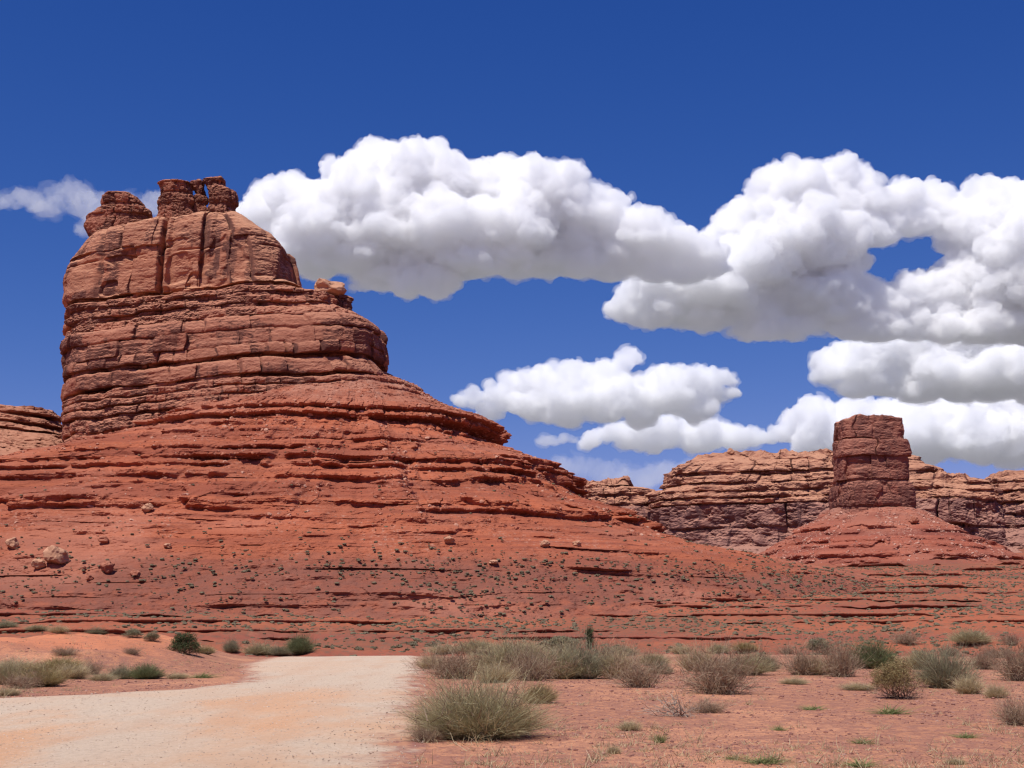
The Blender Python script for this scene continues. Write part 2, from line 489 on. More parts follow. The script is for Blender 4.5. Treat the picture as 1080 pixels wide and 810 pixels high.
def build_road():
    ys = np.concatenate([np.linspace(-12, 10, 23, endpoint=False), np.geomspace(10, 101, 170)])
    nx = 90
    t = np.linspace(0, 1, nx); t = t + 0.10 * np.sin(2 * np.pi * t) / (-2 * np.pi)
    jl = 0.5 * fbm(ys / 6.0, 0 * ys, 0.5, 71, 3, 0.5); jr = 0.55 * fbm(ys / 7.0, 0 * ys, 0.5, 73, 3, 0.5)
    L = road_edge(ROAD_L, ys) + jl; Rr = road_edge(ROAD_R, ys) + jr
    X = L[:, None] + (Rr - L)[:, None] * t[None, :]
    Y = ys[:, None] + 0 * X
    Z = ground_h(X, Y)
    e = smooth(0, 0.10, t) * smooth(1, 0.90, t)
    Z = Z + 0.004 + 0.045 * e[None, :]
    me = mesh_from('road', np.stack([X, Y, Z], -1).reshape(-1, 3), [grid_faces(len(ys), nx, False)], True)
    em = np.minimum((X - L[:, None]), (Rr[:, None] - X))
    ea = me.attributes.new('margin', 'FLOAT', 'POINT'); ea.data.foreach_set('value', em.ravel().astype(np.float32))
    tk = sum(np.exp(-((em2 - c_) / 0.42) ** 2) for em2 in (Rr[:, None] - X,) for c_ in (2.3, 4.0, 5.6))
    eb = me.attributes.new('track', 'FLOAT', 'POINT'); eb.data.foreach_set('value', tk.ravel().astype(np.float32))
    o = link('road', me, M_ROAD)
    return tag(o, kind='structure')

def ground_material():
    t = NT('red desert soil')
    pos = t.tc.outputs['Object']
    d = t.n.new('ShaderNodeVectorMath'); d.operation = 'LENGTH'; t.l.new(pos, d.inputs[0]); d = d.outputs['Value']
    far = t.ramp(d, 105, 150)
    sand = (0.60, 0.275, 0.148); purple = (0.35, 0.155, 0.100); red = (0.38, 0.115, 0.058)
    n1 = t.noise((0.16, 0.10, 0.2), 5, 0.6)
    n2 = t.noise((3.2, 1.9, 3.2), 5, 0.75)
    grav = t.noise((14, 9, 14), 3, 0.7)
    c = t.mix(t.ramp(n1, 0.38, 0.56), sand, (0.49, 0.215, 0.115))
    c = t.mix(t.math('MULTIPLY', t.ramp(n2, 0.40, 0.56), t.ramp(n1, 0.36, 0.50, 0.30, 1.0)), c, purple)
    c = t.mix(t.ramp(grav, 0.53, 0.64, 0.0, 0.62), c, (0.19, 0.085, 0.066))
    c = t.mix(t.ramp(t.noise((19, 13, 19), 2, 0.6), 0.64, 0.74, 0.0, 0.6), c, (0.62, 0.45, 0.36))
    # the bright sand of the bank on the left
    xyz = t.sep(pos)
    bank = t.math('MULTIPLY', t.ramp(t.math('ADD', xyz[0], t.math('MULTIPLY', t.math('SUBTRACT', xyz[1], 66.0), 0.16)), -14, -19), t.ramp(xyz[1], 56, 64))
    c = t.mix(t.math('MULTIPLY', bank, t.ramp(n2, 0.45, 0.65, 0.95, 0.5)), c, (0.60, 0.215, 0.105))
    # the red shale slope beyond the wash
    f1 = t.noise((0.02, 0.03, 0.05), 5, 0.6)
    strat = t.noise((0.003, 0.003, 0.7), 4, 0.65)
    f = t.mix(t.ramp(f1, 0.38, 0.62), red, (0.27, 0.094, 0.054))
    f = t.mix(t.ramp(strat, 0.48, 0.64, 0.0, 0.55), f, (0.28, 0.080, 0.055))
    f = t.mix(t.math('MULTIPLY', t.ramp(t.noise((0.35, 0.2, 0.35), 5, 0.75), 0.54, 0.68), 0.5), f, (0.34, 0.145, 0.09))
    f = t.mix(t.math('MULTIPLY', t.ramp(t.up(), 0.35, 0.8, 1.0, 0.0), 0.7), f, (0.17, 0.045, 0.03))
    f = t.mix(t.math('MULTIPLY', t.ramp(t.noise((0.9, 0.5, 0.9), 4, 0.7), 0.50, 0.62), 0.5), f, (0.15, 0.105, 0.068))
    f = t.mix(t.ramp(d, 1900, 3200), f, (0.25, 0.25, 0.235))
    c = t.mix(far, c, f)
    b1 = t.bump(t.noise((5, 5, 5), 6, 0.75), 0.035, 0.9)
    b2 = t.bump(t.noise((0.4, 0.4, 0.4), 6, 0.7), 0.5, 0.5, b1)
    return t.done(c, b2)

def road_material():
    t = NT('pale gravel')
    n1 = t.noise((0.30, 0.10, 0.3), 4, 0.55)
    n0 = t.noise((0.10, 0.035, 0.1), 3, 0.5)
    g1 = t.noise((9, 6, 9), 5, 0.8)
    g2 = t.noise((26, 18, 26), 2, 0.7)
    xyz = t.sep(t.tc.outputs['Object'])
    pale = (0.62, 0.47, 0.335); sand = (0.66, 0.365, 0.20); dk = (0.33, 0.22, 0.165)
    nearm = t.ramp(xyz[1], 24, 62, 1.0, 0.28)
    c = t.mix(t.math('MULTIPLY', t.ramp(t.math('ADD', t.math('MULTIPLY', n1, 0.5), t.math('MULTIPLY', n0, 0.5)), 0.47, 0.57), nearm), pale, sand)
    c = t.mix(t.ramp(g1, 0.46, 0.66, 0.0, 0.42), c, dk)
    c = t.mix(t.ramp(g2, 0.56, 0.68, 0.0, 0.5), c, (0.80, 0.68, 0.56))
    wash = t.math('MULTIPLY', t.math('MULTIPLY', t.ramp(t.attr('margin'), 1.5, 5.5, 1.0, 0.0), t.ramp(xyz[1], 24, 46, 1.0, 0.0)), t.ramp(t.noise((0.5, 0.22, 0.5), 5, 0.6), 0.36, 0.60, 0.05, 0.62))
    c = t.mix(wash, c, (0.64, 0.345, 0.185))
    # red soil washed over the margins, and faint wheel tracks of packed dust
    c = t.mix(t.math('MULTIPLY', t.math('MULTIPLY', t.attr('track'), t.ramp(t.noise((0.7, 0.12, 0.7), 4), 0.36, 0.6)), 0.38), c, (0.56, 0.35, 0.225))
    mg = t.attr('margin')
    sp = t.noise((1.3, 0.7, 1.3), 5, 0.7)
    soil = t.ramp(t.math('ADD', mg, t.math('MULTIPLY', t.math('SUBTRACT', 0.5, sp), 3.2)), 0.05, 1.15, 1.0, 0.0)
    soilc = t.mix(t.ramp(t.noise((3.2, 1.9, 3.2), 5, 0.75), 0.40, 0.58), (0.52, 0.245, 0.14), (0.33, 0.145, 0.105))
    c = t.mix(soil, c, soilc)
    b = t.bump(t.noise((11, 9, 11), 6, 0.8), 0.03, 1.0)
    return t.done(c, b)

M_GROUND = ground_material()
M_ROAD = road_material()
build_ground()
build_road()

def build_ledges():
    """Thin beds of red rock that crop out along the contours of the slope."""
    az = np.radians(np.arange(-25.5, 25.5, 0.02)); na = len(az)
    r = np.geomspace(185, 1050, 700)
    A, R_ = np.meshgrid(az, r, indexing='ij')
    H = ground_h(R_ * np.sin(A), R_ * np.cos(A), False)
    H = np.maximum.accumulate(H, axis=1)
    V, F, off = [], [], 0
    for q, lv in enumerate((0.2, 1.4, 3.0, 4.4, 6.3, 8.0, 10.2, 12.4, 14.8, 17.0, 19.5, 22.5, 26, 30, 34.5, 39)):
        k = np.argmax(H > lv, axis=1)
        ok = H[:, -1] > lv
        k = np.clip(k, 1, len(r) - 1)
        h0, h1 = H[np.arange(na), k - 1], H[np.arange(na), k]
        rc = r[k - 1] + (r[k] - r[k - 1]) * np.clip((lv - h0) / np.maximum(h1 - h0, 1e-6), 0, 1)
        ker = np.hanning(41); ker /= ker.sum()
        rc = np.convolve(np.pad(rc, 20, mode='edge'), ker, 'valid')
        u = np.concatenate([[0], np.cumsum(np.diff(az) * rc[1:])])
        rc = rc + 2.2 * fbm(u / 17, q * 3.3, 0.5, 601, 3) + 0.8 * fbm(u / 3.2, q * 5.1, 0.5, 603, 3)
        sc = np.median(rc) / 330.0
        on = fbm(u / 60, q * 7.7, 0.5, 605, 3, 0.6) + 0.45 * fbm(u / 9, q * 2.7, 0.5, 606, 3, 0.6) + 0.16 + 0.2 * math.sin(q * 5.3)
        bw = 1.5 * sc
        blk = hsh(np.floor((u + 0.8 * perlin(u / 4, q, 0.3, 6)) / bw).astype(np.int64), np.full(na, q))
        blk2 = hsh(np.floor(u / (0.45 * bw)).astype(np.int64), np.full(na, q + 40))
        h = (0.8 * smooth(0.0, 0.55, on) * (0.85 + 0.15 * blk) - 0.4 * smooth(0.12, -0.1, on)) * sc
        out = (0.45 + 0.45 * blk + 0.15 * blk2) * sc
        # profile from the foot up to the buried back: (distance towards the camera, height in units of h, extra height)
        prof = [(-1.4, 0, -1.0), (-0.9, 0, -0.1), (-0.75, 0.30, 0), (-0.15, 0.42, 0), (0.0, 0.72, 0), (-0.02, 0.9, 0), (-0.25, 1.0, 0), (-3.0, 1.0, 0.10), (-8.0, 1.0, 0.30), (-18.0, 1.0, -0.6)]
        for a, b, c in prof:
            rr = rc - (out + a * sc if a > -1.5 else a * sc)
            z = lv + b * h + c * sc + 0.05 * sc * fbm(u / 0.7, q, b, 609, 2)
            V.append(np.stack([rr * np.sin(az), rr * np.cos(az), z], -1))
        n = len(prof)
        f = grid_faces(n, na, False)
        good = (ok & (h > -0.3 * sc))
        keep = good[f[:, 0] % na] & good[f[:, 1] % na]
        F.append(f[keep][:, ::-1] + off); off += n * na
    me = mesh_from('terrain_ledges', np.concatenate(V), [np.concatenate(F)])
    tag(link('terrain_ledges', me, M_GROUND), kind='structure')
build_ledges()


# ------------------------------------------------------------------ the big butte
M_CLIFF = cliff_material('red sandstone cliff', (0.41, 0.158, 0.096), (0.105, 0.044, 0.035), (0.46, 0.21, 0.138), (0.52, 0.235, 0.142), 1.0, 1.0, 0.45, (0.45, 0.56), 0.7)
M_CAP = cliff_material('cap sandstone', (0.46, 0.188, 0.110), (0.125, 0.054, 0.043), (0.54, 0.265, 0.165), (0.60, 0.30, 0.175), 1.0, 1.0, 0.4, (0.45, 0.54), 0.6)
M_TALUS = talus_material('red shale talus', (0.47, 0.135, 0.066), (0.255, 0.072, 0.044), (0.55, 0.29, 0.20), (0.47, 0.24, 0.165), 1.0, (14, 74), (13, 21))
M_BOULDER = cliff_material('tan boulder rock', (0.51, 0.265, 0.158), (0.20, 0.09, 0.06), (0.56, 0.31, 0.20), (0.58, 0.30, 0.18), 0.12, 0.5, 0.4)
M_BOULDER_RED = cliff_material('red boulder rock', (0.38, 0.13, 0.075), (0.16, 0.06, 0.045), (0.45, 0.20, 0.13), (0.44, 0.18, 0.11), 0.12, 0.5, 0.4)

DT, DR, DA = 457.0, 437.0, 450.0
butte = empty('sandstone_butte', at(230, 600, DT), 'huge red sandstone butte with blocky cliff top on a wide banded slope', 'butte')
XB = xat(250, 300, DT); DIP = 0.05
CXT = xat(190, 300, DT)
SH = -0.25
# bed height of what shows at py in the middle of the front, which stands nearer than the axis
sz = lambda py: zat(py, DT - float(np.interp(py, [220, 265, 306, 340, 382, 440, 490], [24, 28, 31, 35, 39, 43, 46])))
tl = table([(222, 182), (229, 172), (232, 158), (234, 112), (240, 86), (256, 70), (277, 65), (300, 67), (327, 71), (331, 75), (345, 77), (352, 75), (377, 74), (400, 77), (425, 79), (440, 79), (456, 78), (488, 77), (560, 70)], lambda py: float(np.interp(py, [262, 277, 300, 327], [436, 444, 452, DT])), -1, CXT, DIP, XB)
tr = table([(219, 216), (221, 240), (226, 254), (237, 268), (251, 288), (262, 297), (277, 300), (290, 303), (303, 304), (306, 314), (312, 328), (318, 360), (327, 360), (333, 375), (340, 388), (350, 397), (362, 402), (380, 403), (390, 398), (394, 400), (402, 408), (420, 420), (440, 430), (500, 440), (560, 450)], DR, 1, CXT, DIP, XB)
DC = 433.0                            # depth of the rim of the cap
Z_TOP = zat(220, DC)
s_t = np.concatenate([np.linspace(Z_TOP, zat(237, DC), 60, endpoint=False), np.linspace(zat(237, DC), sz(495), 700, endpoint=False), np.linspace(sz(495), sz(600), 40)])
pz = np.array([sz(p) for p in (600, 495, 440, 405, 382, 345, 328, 306, 303)] + [zat(p, DC) for p in (268, 250, 237, 229, 224, 220)])
pf = np.interp(s_t, pz, [52, 46.5, 43, 41, 39.5, 36, 34, 31, 30, 29, 28.5, 27.5, 26, 23, 16])
pb = np.interp(s_t, pz, [66, 56, 50, 46, 44, 40, 38, 36, 34, 32, 30, 26, 22, 16, 9])
nn = np.interp(s_t, pz, [2.8, 3, 3.2, 3.4, 3.4, 3.2, 3.2, 4.4, 5, 5, 5, 5, 4.6, 4.2, 4])
B = [  # py of the bed's top, protrusion, rounding, joint spacing, joint depth, block offset
    (215, 0, 0.4, 17, 1.6, 0.8), (254, 0.15, 0.7, 21, 1.6, 2.2), (302.5, -2.6, 0.2, 4, 0.5, 0.2), (308, 0.6, 0.9, 7, 1.0, 0.7), (315, -0.4, 0.3, 4, 0.6, 0.5), (319, 0.5, 0.8, 6, 0.8, 0.7),
    (326, -0.9, 0.4, 3, 0.5, 0.4), (331, 0.2, 0.6, 5, 0.6, 0.5), (340, 1.0, 1.2, 15, 0.9, 1.1), (354.6, -0.4, 0.0, 9, 0.8, 0.2), (355.4, 0.9, 0.3, 12, 0.8, 1.2), (371, 0.2, 0.5, 5.5, 1.0, 1.0), (381.5, -3.0, 0.1, 4, 0.5, 0.3),
    (386.5, 0.4, 0.9, 9.0, 0.9, 0.9), (402.5, -2.5, 0.2, 3, 0.6, 0.3), (407, 0.1, 0.5, 3.4, 0.5, 0.5), (413, -0.7, 0.2, 3, 0.4, 0.3), (415, 0.3, 0.5, 3, 0.5, 0.5), (421.5, -0.6, 0.2, 3, 0.4, 0.3),
    (423.5, 0.4, 0.6, 3.2, 0.6, 0.5), (431, -0.9, 0.2, 2.4, 0.5, 0.4), (434, 0.2, 0.8, 2.6, 1.4, 0.6), (446, -1.0, 0.2, 3, 0.5, 0.3), (449, 0.5, 0.8, 2.9, 1.5, 0.7), (464, -0.8, 0.3, 3, 0.5, 0.4),
    (467, 0.6, 0.7, 2.6, 1.5, 0.7), (484, -1.2, 0.2, 3, 0.4, 0.3), (488, 0.8, 0.5, 3, 0.8, 0.5), (496, 0, 0.5, 4, 0.8, 0.5)]
beds_t = Beds([(sz(p), *q) for p, *q in B], 100)
def cap_extra(X, Y, s, u, th):
    # two great vertical clefts in the cap, and scooped alcoves with arched tops
    d = 0
    capm = smooth(sz(306), sz(300), s) 
    for px, w, dep in ((169, 0.8, 3.6), (217, 1.0, 2.6), (98, 0.8, 1.2), (294, 0.7, 1.4)):
        x0 = xat(px, 280, DT - 30) - CXT + 0.035 * (s - sz(280)) * (1 if px == 219 else -2 if px == 96 else 0.3)
        front = smooth(0, -0.2, np.sin(th))
        d = d - capm * front * dep * np.exp(-((X - x0) / w) ** 2)
        d = d - capm * front * 0.35 * dep * smooth(0.3, 0, np.abs(X - x0 - 4 * w) / (8 * w)) * (X > x0)
    for px, py, wx, wz, dep in ((110, 293, 3.6, 2.2, 1.7), (120, 264, 6, 1.0, 1.3), (150, 259, 8, 1.4, 1.3), (190, 284, 4.5, 6, 0.8), (238, 276, 7, 6.5, 0.9), (206, 297, 2.2, 3, 0.9), (185, 254, 5, 0.9, 0.7)):
        x0, z0 = xat(px, py, DT - 30) - CXT, sz(py)
        q = 0.55 * perlin(X / 2.6, Y / 5, s / 2.6, 77) + ((X - x0) / wx) ** 2 + (np.where(s < z0, 0.45, 1.0) * (s - z0) / wz) ** 2
        d = d - capm * smooth(0, -0.2, np.sin(th)) * dep * smooth(1.15, 0.8, q)
    # a thin horizontal parting across the cap
    d = d - capm * 0.6 * np.exp(-((s - sz(264) + 0.5 * perlin(X / 9, Y / 9, 0.2, 3)) / 0.35) ** 2) * smooth(-0.1, 0.25, perlin(X / 15, Y / 15, 0.7, 8) + 0.15)
    return d
tower_grid = []
tower = lathe_rock('cliff_tower', M_CLIFF, butte, CXT, DT, s_t, tl(s_t), tr(s_t), pf, pb, nn, beds_t, 5, dip=DIP, xref=XB, shear=SH, nf=1400, nb=120, lump=(16, 1.0), mid=(5, 0.75), fine=(1.4, 0.26), joints_warp=1.0,
                   rough=lambda s, X, Y: 0.42 + np.where((s < sz(306)) & (s > sz(340)), 0.75, 0) + np.where(s < sz(403), 0.35, 0), extra=cap_extra, top_rough=0.7, keep=tower_grid)
# the cap is a paler sandstone than the beds beneath it
tower.data.materials.append(M_CAP)
pc = np.zeros(len(tower.data.polygons), np.int32); ctr = np.zeros(len(pc) * 3, np.float32)
tower.data.polygons.foreach_get('center', ctr); ctr = ctr.reshape(-1, 3)
pc[(ctr[:, 2] - DIP * (ctr[:, 0] - XB)) > sz(305)] = 1
tower.data.polygons.foreach_set('material_index', pc)

# the talus apron
CXA = xat(372, 400, DA)
al = table([(390, 352), (396, 322), (402, 290), (410, 262), (430, 215), (457, 162), (475, 98), (487, 55), (500, -10), (520, -110), (560, -260), (600, -380), (660, -520), (710, -600)], DA, -1, CXA)
ar = table([(390, 386), (398, 409), (408, 430), (420, 452), (432, 473), (445, 501), (453, 521), (459, 526), (465, 525), (469, 514), (480, 536), (486, 556), (496, 580), (508, 600), (514, 607), (522, 607), (527, 614), (536, 628), (545, 644), (550, 658), (559, 672), (563, 692), (570, 700), (577, 722), (590, 775), (600, 830), (615, 900), (660, 1020), (710, 1100)], DA, 1, CXA)
az_ = lambda py: zat(py, DA)
s_a = np.linspace(az_(390), az_(700), 900)
qz = np.array([az_(p) for p in (700, 655, 600, 560, 520, 487, 457, 430, 408, 400, 392, 390)])
af = np.interp(s_a, qz, [200, 172, 140, 114, 92, 74, 59, 45, 31, 25, 14, 4])
ab = np.interp(s_a, qz, [170, 150, 120, 95, 75, 60, 50, 40, 30, 25, 15, 4])
an = np.interp(s_a, qz, [2.2, 2.2, 2.2, 2.2, 2.2, 2.2, 2.15, 2.1, 2.0, 2.0, 2.0, 2.0])
LEDGES = [(417, 1.4, 0.30), (427, 1.2, 0.1), (447, 1.4, 0.35), (455, 1.7, 0.65), (464, 1.9, 0.75), (477, 1.2, 0.1), (485, 1.6, 0.25), (493, 1.2, 0.0), (503, 1.5, 0.5), (513, 1.8, 0.7), (521, 1.8, 0.6), (533, 1.6, 0.25), (544, 1.9, 0.3), (556, 2.3, 0.4), (562, 2.3, 0.45), (573, 1.2, 0.05), (588, 1.0, -0.1)]
def talus_extra(X, Y, s, u, th):
    slope = 1.75
    s2 = s + 1.6 * fbm(X / 60, Y / 60, s / 80, 301, 3)
    gl = fbm(np.cos(th) * 6 + 0 * s, np.sin(th) * 6 + 0 * s, s / 120, 303, 4, 0.6)
    low = smooth(az_(400), az_(480), s)
    d = 2.4 * gl * low + 2.4 * low * fbm(X / 17, Y / 17, s / 17, 305, 4)
    debris = fbm(np.cos(th) * 14, np.sin(th) * 14, s / 55, 306, 3)       # rubble chutes that bury the ledges
    d = d - 3.6 * low
    for P, amp, sd in ((6.7, 0.24, 330), (2.9, 0.24, 334), (1.25, 0.12, 338)):
        q = s2 / P + 0.35 * fbm(X / 55, Y / 55, s / 60, sd, 2)
        lv = np.floor(q); fr = q - lv
        on = smooth(-0.1, 0.5, fbm(X / (8 * P), Y / (8 * P), lv * 1.7, sd + 1, 3, 0.6) + 0.24 - 0.30 * smooth(az_(500), az_(570), s) - 0.7 * np.clip(debris, 0, 1))
        blk = hsh(np.floor((u + 1.5 * perlin(X / 6, Y / 6, s / 6, 4)) / (0.6 * P)).astype(np.int64), lv.astype(np.int64) + 50)
        d = d + P * 2.0 * amp * on * low * (np.where(fr < amp, fr / amp, 1 - (fr - amp) / (1 - amp)) * (0.8 + 0.4 * blk) - 0.4)
    for i, (py, h, bias) in enumerate(LEDGES):
        zb = az_(py)
        a = smooth(-0.05, 0.45, fbm(X / 30, Y / 30, i * 3.1, 310 + i, 4, 0.6) * 1.3 + bias + 0.06 - 0.8 * np.clip(debris, 0, 1)) * h * 0.8
        t = s2 - zb
        face = np.where(t < 0, np.clip((t + h) / (0.75 * h), 0, 1), smooth(2.6 * h, 0, t))
        blk = hsh(np.floor((u + 3 * perlin(X / 8, Y / 8, s / 8, 4)) / (1.5 * h)).astype(np.int64), np.full(s.shape, i)) - 0.5
        und = np.exp(-((t + 0.85 * h) / (0.28 * h)) ** 2) * (0.35 + 0.45 * (bias > 0.4))
        d = d + a * (slope * (0.95 + 0.35 * (bias > 0.4)) * face * (1 + 0.4 * blk) - und * 1.0)
    return d
talus_grid = []
beds_a = None
talus = lathe_rock('talus_slope', M_TALUS, butte, CXA, DA, s_a, al(s_a), ar(s_a), af, ab, an, None, 205, dip=0.0, nf=1700, nb=100, wob=1.5, lump=(24, 0.9), mid=(6, 0.42), fine=(1.5, 0.30), extra=talus_extra, top_rough=0.3, keep=talus_grid)

# hoodoos on the rim, the window between two of them, and the perched boulder
def pinnacle(name, parent, mat, D, outline_l, outline_r, depth, seed, bed_py, k=0.35, nf=260, js=2.5):
    ys = [p[0] for p in outline_l] + [p[0] for p in outline_r]
    top, bot = min(ys), max(ys)
    cxp = np.mean([p[1] for p in outline_l + outline_r]); X0 = xat(cxp, (top + bot) / 2, D)
    fl, fr = table(outline_l, D, -1, X0), table(outline_r, D, 1, X0)
    s = np.linspace(zat(top, D), zat(bot, D), 150)
    hw = (fl(s) + fr(s)) * 0.5
    dp = np.minimum(depth, np.maximum(hw * 1.2, 0.6)); e = smooth(0, 0.08, np.linspace(0, 1, 150)) * 0.5 + 0.5
    bd = Beds([(zat(p, D), a, b, js, 0.6, 0.35) for p, a, b in bed_py], seed)
    return lathe_rock(name, mat, parent, X0, D, s, fl(s) * e, fr(s) * e, dp * e, dp * e, np.full(150, 2.8), bd, seed, k=k, nf=nf, nb=60, wob=0.8, lump=(10, 1.5), mid=(4, 1.0), fine=(1.3, 0.3), top_rough=0.8)
DP = DC + 9
pinnacle('hoodoo', butte, M_CLIFF, DC + 15, [(203, 124), (206, 111), (216, 109), (219, 108), (225, 104), (229, 93), (240, 91), (249, 95), (264, 100)], [(203, 128), (207, 140), (211, 147), (215, 150), (219, 153), (224, 158), (232, 158), (238, 157), (249, 158), (264, 156)],
         6.0, 401, [(200, 0.2, 0.4), (210, 0.4, 0.5), (218, -0.4, 0.2), (221, 0.5, 0.4), (229, -0.1, 0.3), (233, 0.3, 0.4)])
pinnacle('hoodoo', butte, M_CLIFF, DP, [(192, 172), (194, 169), (200, 170), (208, 171), (216, 170), (230, 169), (242, 169)], [(192, 196), (195, 203), (200, 202), (206, 204), (214, 206), (222, 205), (230, 208), (242, 208)],
         6.0, 405, [(190, 0.4, 0.4), (197, -0.1, 0.3), (207, -0.35, 0.1), (209, 0.35, 0.4), (219, 0.1, 0.3)])
pinnacle('hoodoo', butte, M_CLIFF, DP + 1, [(189, 204), (192, 201), (198, 203), (206, 206), (214, 203), (222, 204), (230, 202), (242, 202)], [(189, 212), (192, 215.5), (198, 215), (205, 217.5), (212, 218), (218, 217), (222, 219), (230, 222), (242, 222)],
         4.0, 409, [(188, 0.3, 0.4), (197, -0.2, 0.3), (207, 0.3, 0.4), (215, 0.2, 0.3)])
pinnacle('hoodoo', butte, M_CLIFF, DP, [(187.5, 219), (190, 215.5), (194.5, 216), (198, 219), (205, 221), (212, 221.5), (218, 221), (230, 219), (242, 219)], [(187.5, 233), (190, 237), (196, 237), (199, 240), (203, 249), (210, 250), (217, 249), (220, 247), (226, 249), (230, 250), (242, 250)],
         5.5, 413, [(186, 0.4, 0.4), (194, -0.1, 0.3), (203, 0.3, 0.4), (218, -0.3, 0.2), (220, 0.1, 0.3)])
pinnacle('rock_knob', butte, M_CLIFF, DR - 1, [(311, 354), (314, 350), (320, 346), (327, 345), (336, 345)], [(311, 366), (316, 372), (321, 371), (326, 370), (336, 374)],
         5.0, 417, [(310, 0.3, 0.4), (318, -0.2, 0.3), (322, 0.3, 0.4)], js=1.5)


# the shelf of ledges that runs off to the left behind the tower
M_SHELF = cliff_material('tan ledge rock', (0.37, 0.128, 0.076), (0.14, 0.052, 0.038), (0.44, 0.19, 0.118), (0.52, 0.245, 0.15), 1.0, 0.6)
DS = 505.0
CXS = xat(-120, 450, DS)
ss = np.linspace(zat(433, DS), zat(500, DS), 200)
zs = lambda py: zat(py, DS)
sl = table([(433, -190), (440, -230), (500, -330)], DS, -1, CXS)
sr = table([(433, 44), (434.5, 56), (441, 60), (444, 54), (452, 62), (456, 58), (464, 74), (500, 110)], DS, 1, CXS)
bs = Beds([(zs(p), *q) for p, *q in [(430, 0.3, 0.8, 8, 1.2, 0.9), (442, -2.2, 0.2, 4, 0.4, 0.4), (445.5, 1.0, 0.7, 7, 0.8, 0.8), (452, -1.0, 0.2, 4, 0.4, 0.4), (455, 1.2, 0.7, 5, 0.8, 0.8), (461, -1.2, 0.3, 4, 0.4, 0.4), (464, 0.8, 0.5, 4, 0.6, 0.6)]], 700)
e_ = smooth(0, 0.03, np.linspace(0, 1, 200)) * 0.4 + 0.6
shelf = lathe_rock('rock_shelf', M_SHELF, None, CXS, DS, ss, sl(ss) * e_, sr(ss) * e_, np.interp(ss, [zs(500), zs(465), zs(433)], [62, 34, 24]) * e_, np.full(200, 30.0) * e_, np.full(200, 3.0), bs, 81, nf=700, nb=60, lump=(13, 2.0), mid=(5, 0.9), top_rough=1.2)
tag(shelf, 'low tan ledge of layered rock jutting out left of the big butte', 'rock shelf')

# ------------------------------------------------------------------ the second butte
M_CLIFF2 = cliff_material('dark red sandstone', (0.33, 0.125, 0.085), (0.120, 0.054, 0.045), (0.38, 0.165, 0.11), (0.45, 0.20, 0.13), 1.5, 0.85, 0.4, (0.43, 0.55), 0.6)
M_TALUS2 = talus_material('pinkish red talus', (0.39, 0.110, 0.064), (0.22, 0.066, 0.046), (0.52, 0.28, 0.20), (0.42, 0.225, 0.165), 1.5, (40, 80))
D2 = 900.0
butte2 = empty('sandstone_butte', at(920, 600, D2), 'smaller square topped dark red butte on a rubble cone in front of the mesas', 'butte')
CX2 = xat(918, 480, D2); z2 = lambda py: zat(py, D2 - 18)
s2 = np.linspace(z2(438), z2(548), 420)
l2 = table([(438, 910), (441, 897), (444, 889), (447, 883), (464, 882), (482, 880), (505, 882), (509, 882), (514, 882), (536, 882), (548, 878)], D2, -1, CX2)
r2 = table([(438, 940), (441, 945), (446, 948), (460, 948.6), (462, 948), (479, 953), (504, 953), (508, 953), (518, 957), (536, 959.5), (548, 963)], D2, 1, CX2)
b2 = Beds([(z2(p), *q) for p, *q in [(430, 0.2, 0.7, 13, 0.8, 1.2), (460.5, -0.8, 0.1, 9, 0.5, 0.4), (462, 0.5, 0.8, 27, 1.2, 2.6), (480, 0.4, 0.4, 19, 1.0, 2.2), (505, -1.4, 0.2, 6, 0.6, 0.4), (508, 0.9, 1.2, 9, 0.9, 1.4), (534, -0.6, 0.3, 5, 0.8, 0.4), (537, 0.5, 0.5, 5, 0.6, 0.4)]], 720)
e_ = smooth(0, 0.008, np.linspace(0, 1, 420)) * 0.2 + 0.8
f2 = np.interp(s2, [z2(548), z2(508), z2(462), z2(438)], [27, 25, 21, 18])
lathe_rock('cliff_tower', M_CLIFF2, butte2, CX2, D2, s2, l2(s2) * e_, r2(s2) * e_, f2 * e_, f2 * e_, np.full(420, 6.0), b2, 91, k=1.5, shear=0.18, dip=0.0, nf=620, nb=60, lump=(17, 0.75), mid=(5, 0.6), fine=(1.4, 0.22), rough=lambda s, X, Y: 0.6, joints_warp=3.0, top_rough=1.0)
CX2b = xat(922, 540, D2)
s2b = np.linspace(z2(535), z2(650), 420)
l2b = table([(535, 880), (537, 874), (545, 867), (556, 855), (559, 850), (566, 838), (572, 828), (576, 824), (585, 812), (596, 800), (615, 760), (650, 700)], D2, -1, CX2b)
r2b = table([(535, 962), (537, 967), (545, 978), (550, 986), (554, 986), (560, 996), (568, 1011), (580, 1036), (590, 1051), (600, 1066), (615, 1110), (650, 1180)], D2, 1, CX2b)
talus2_grid = []
LED2 = [(557, 3.0, 0.30), (564, 2.4, 0.15), (574, 2.4, 0.2), (580, 3.0, 0.3), (590, 3.6, 0.45), (600, 2.6, 0.2)]
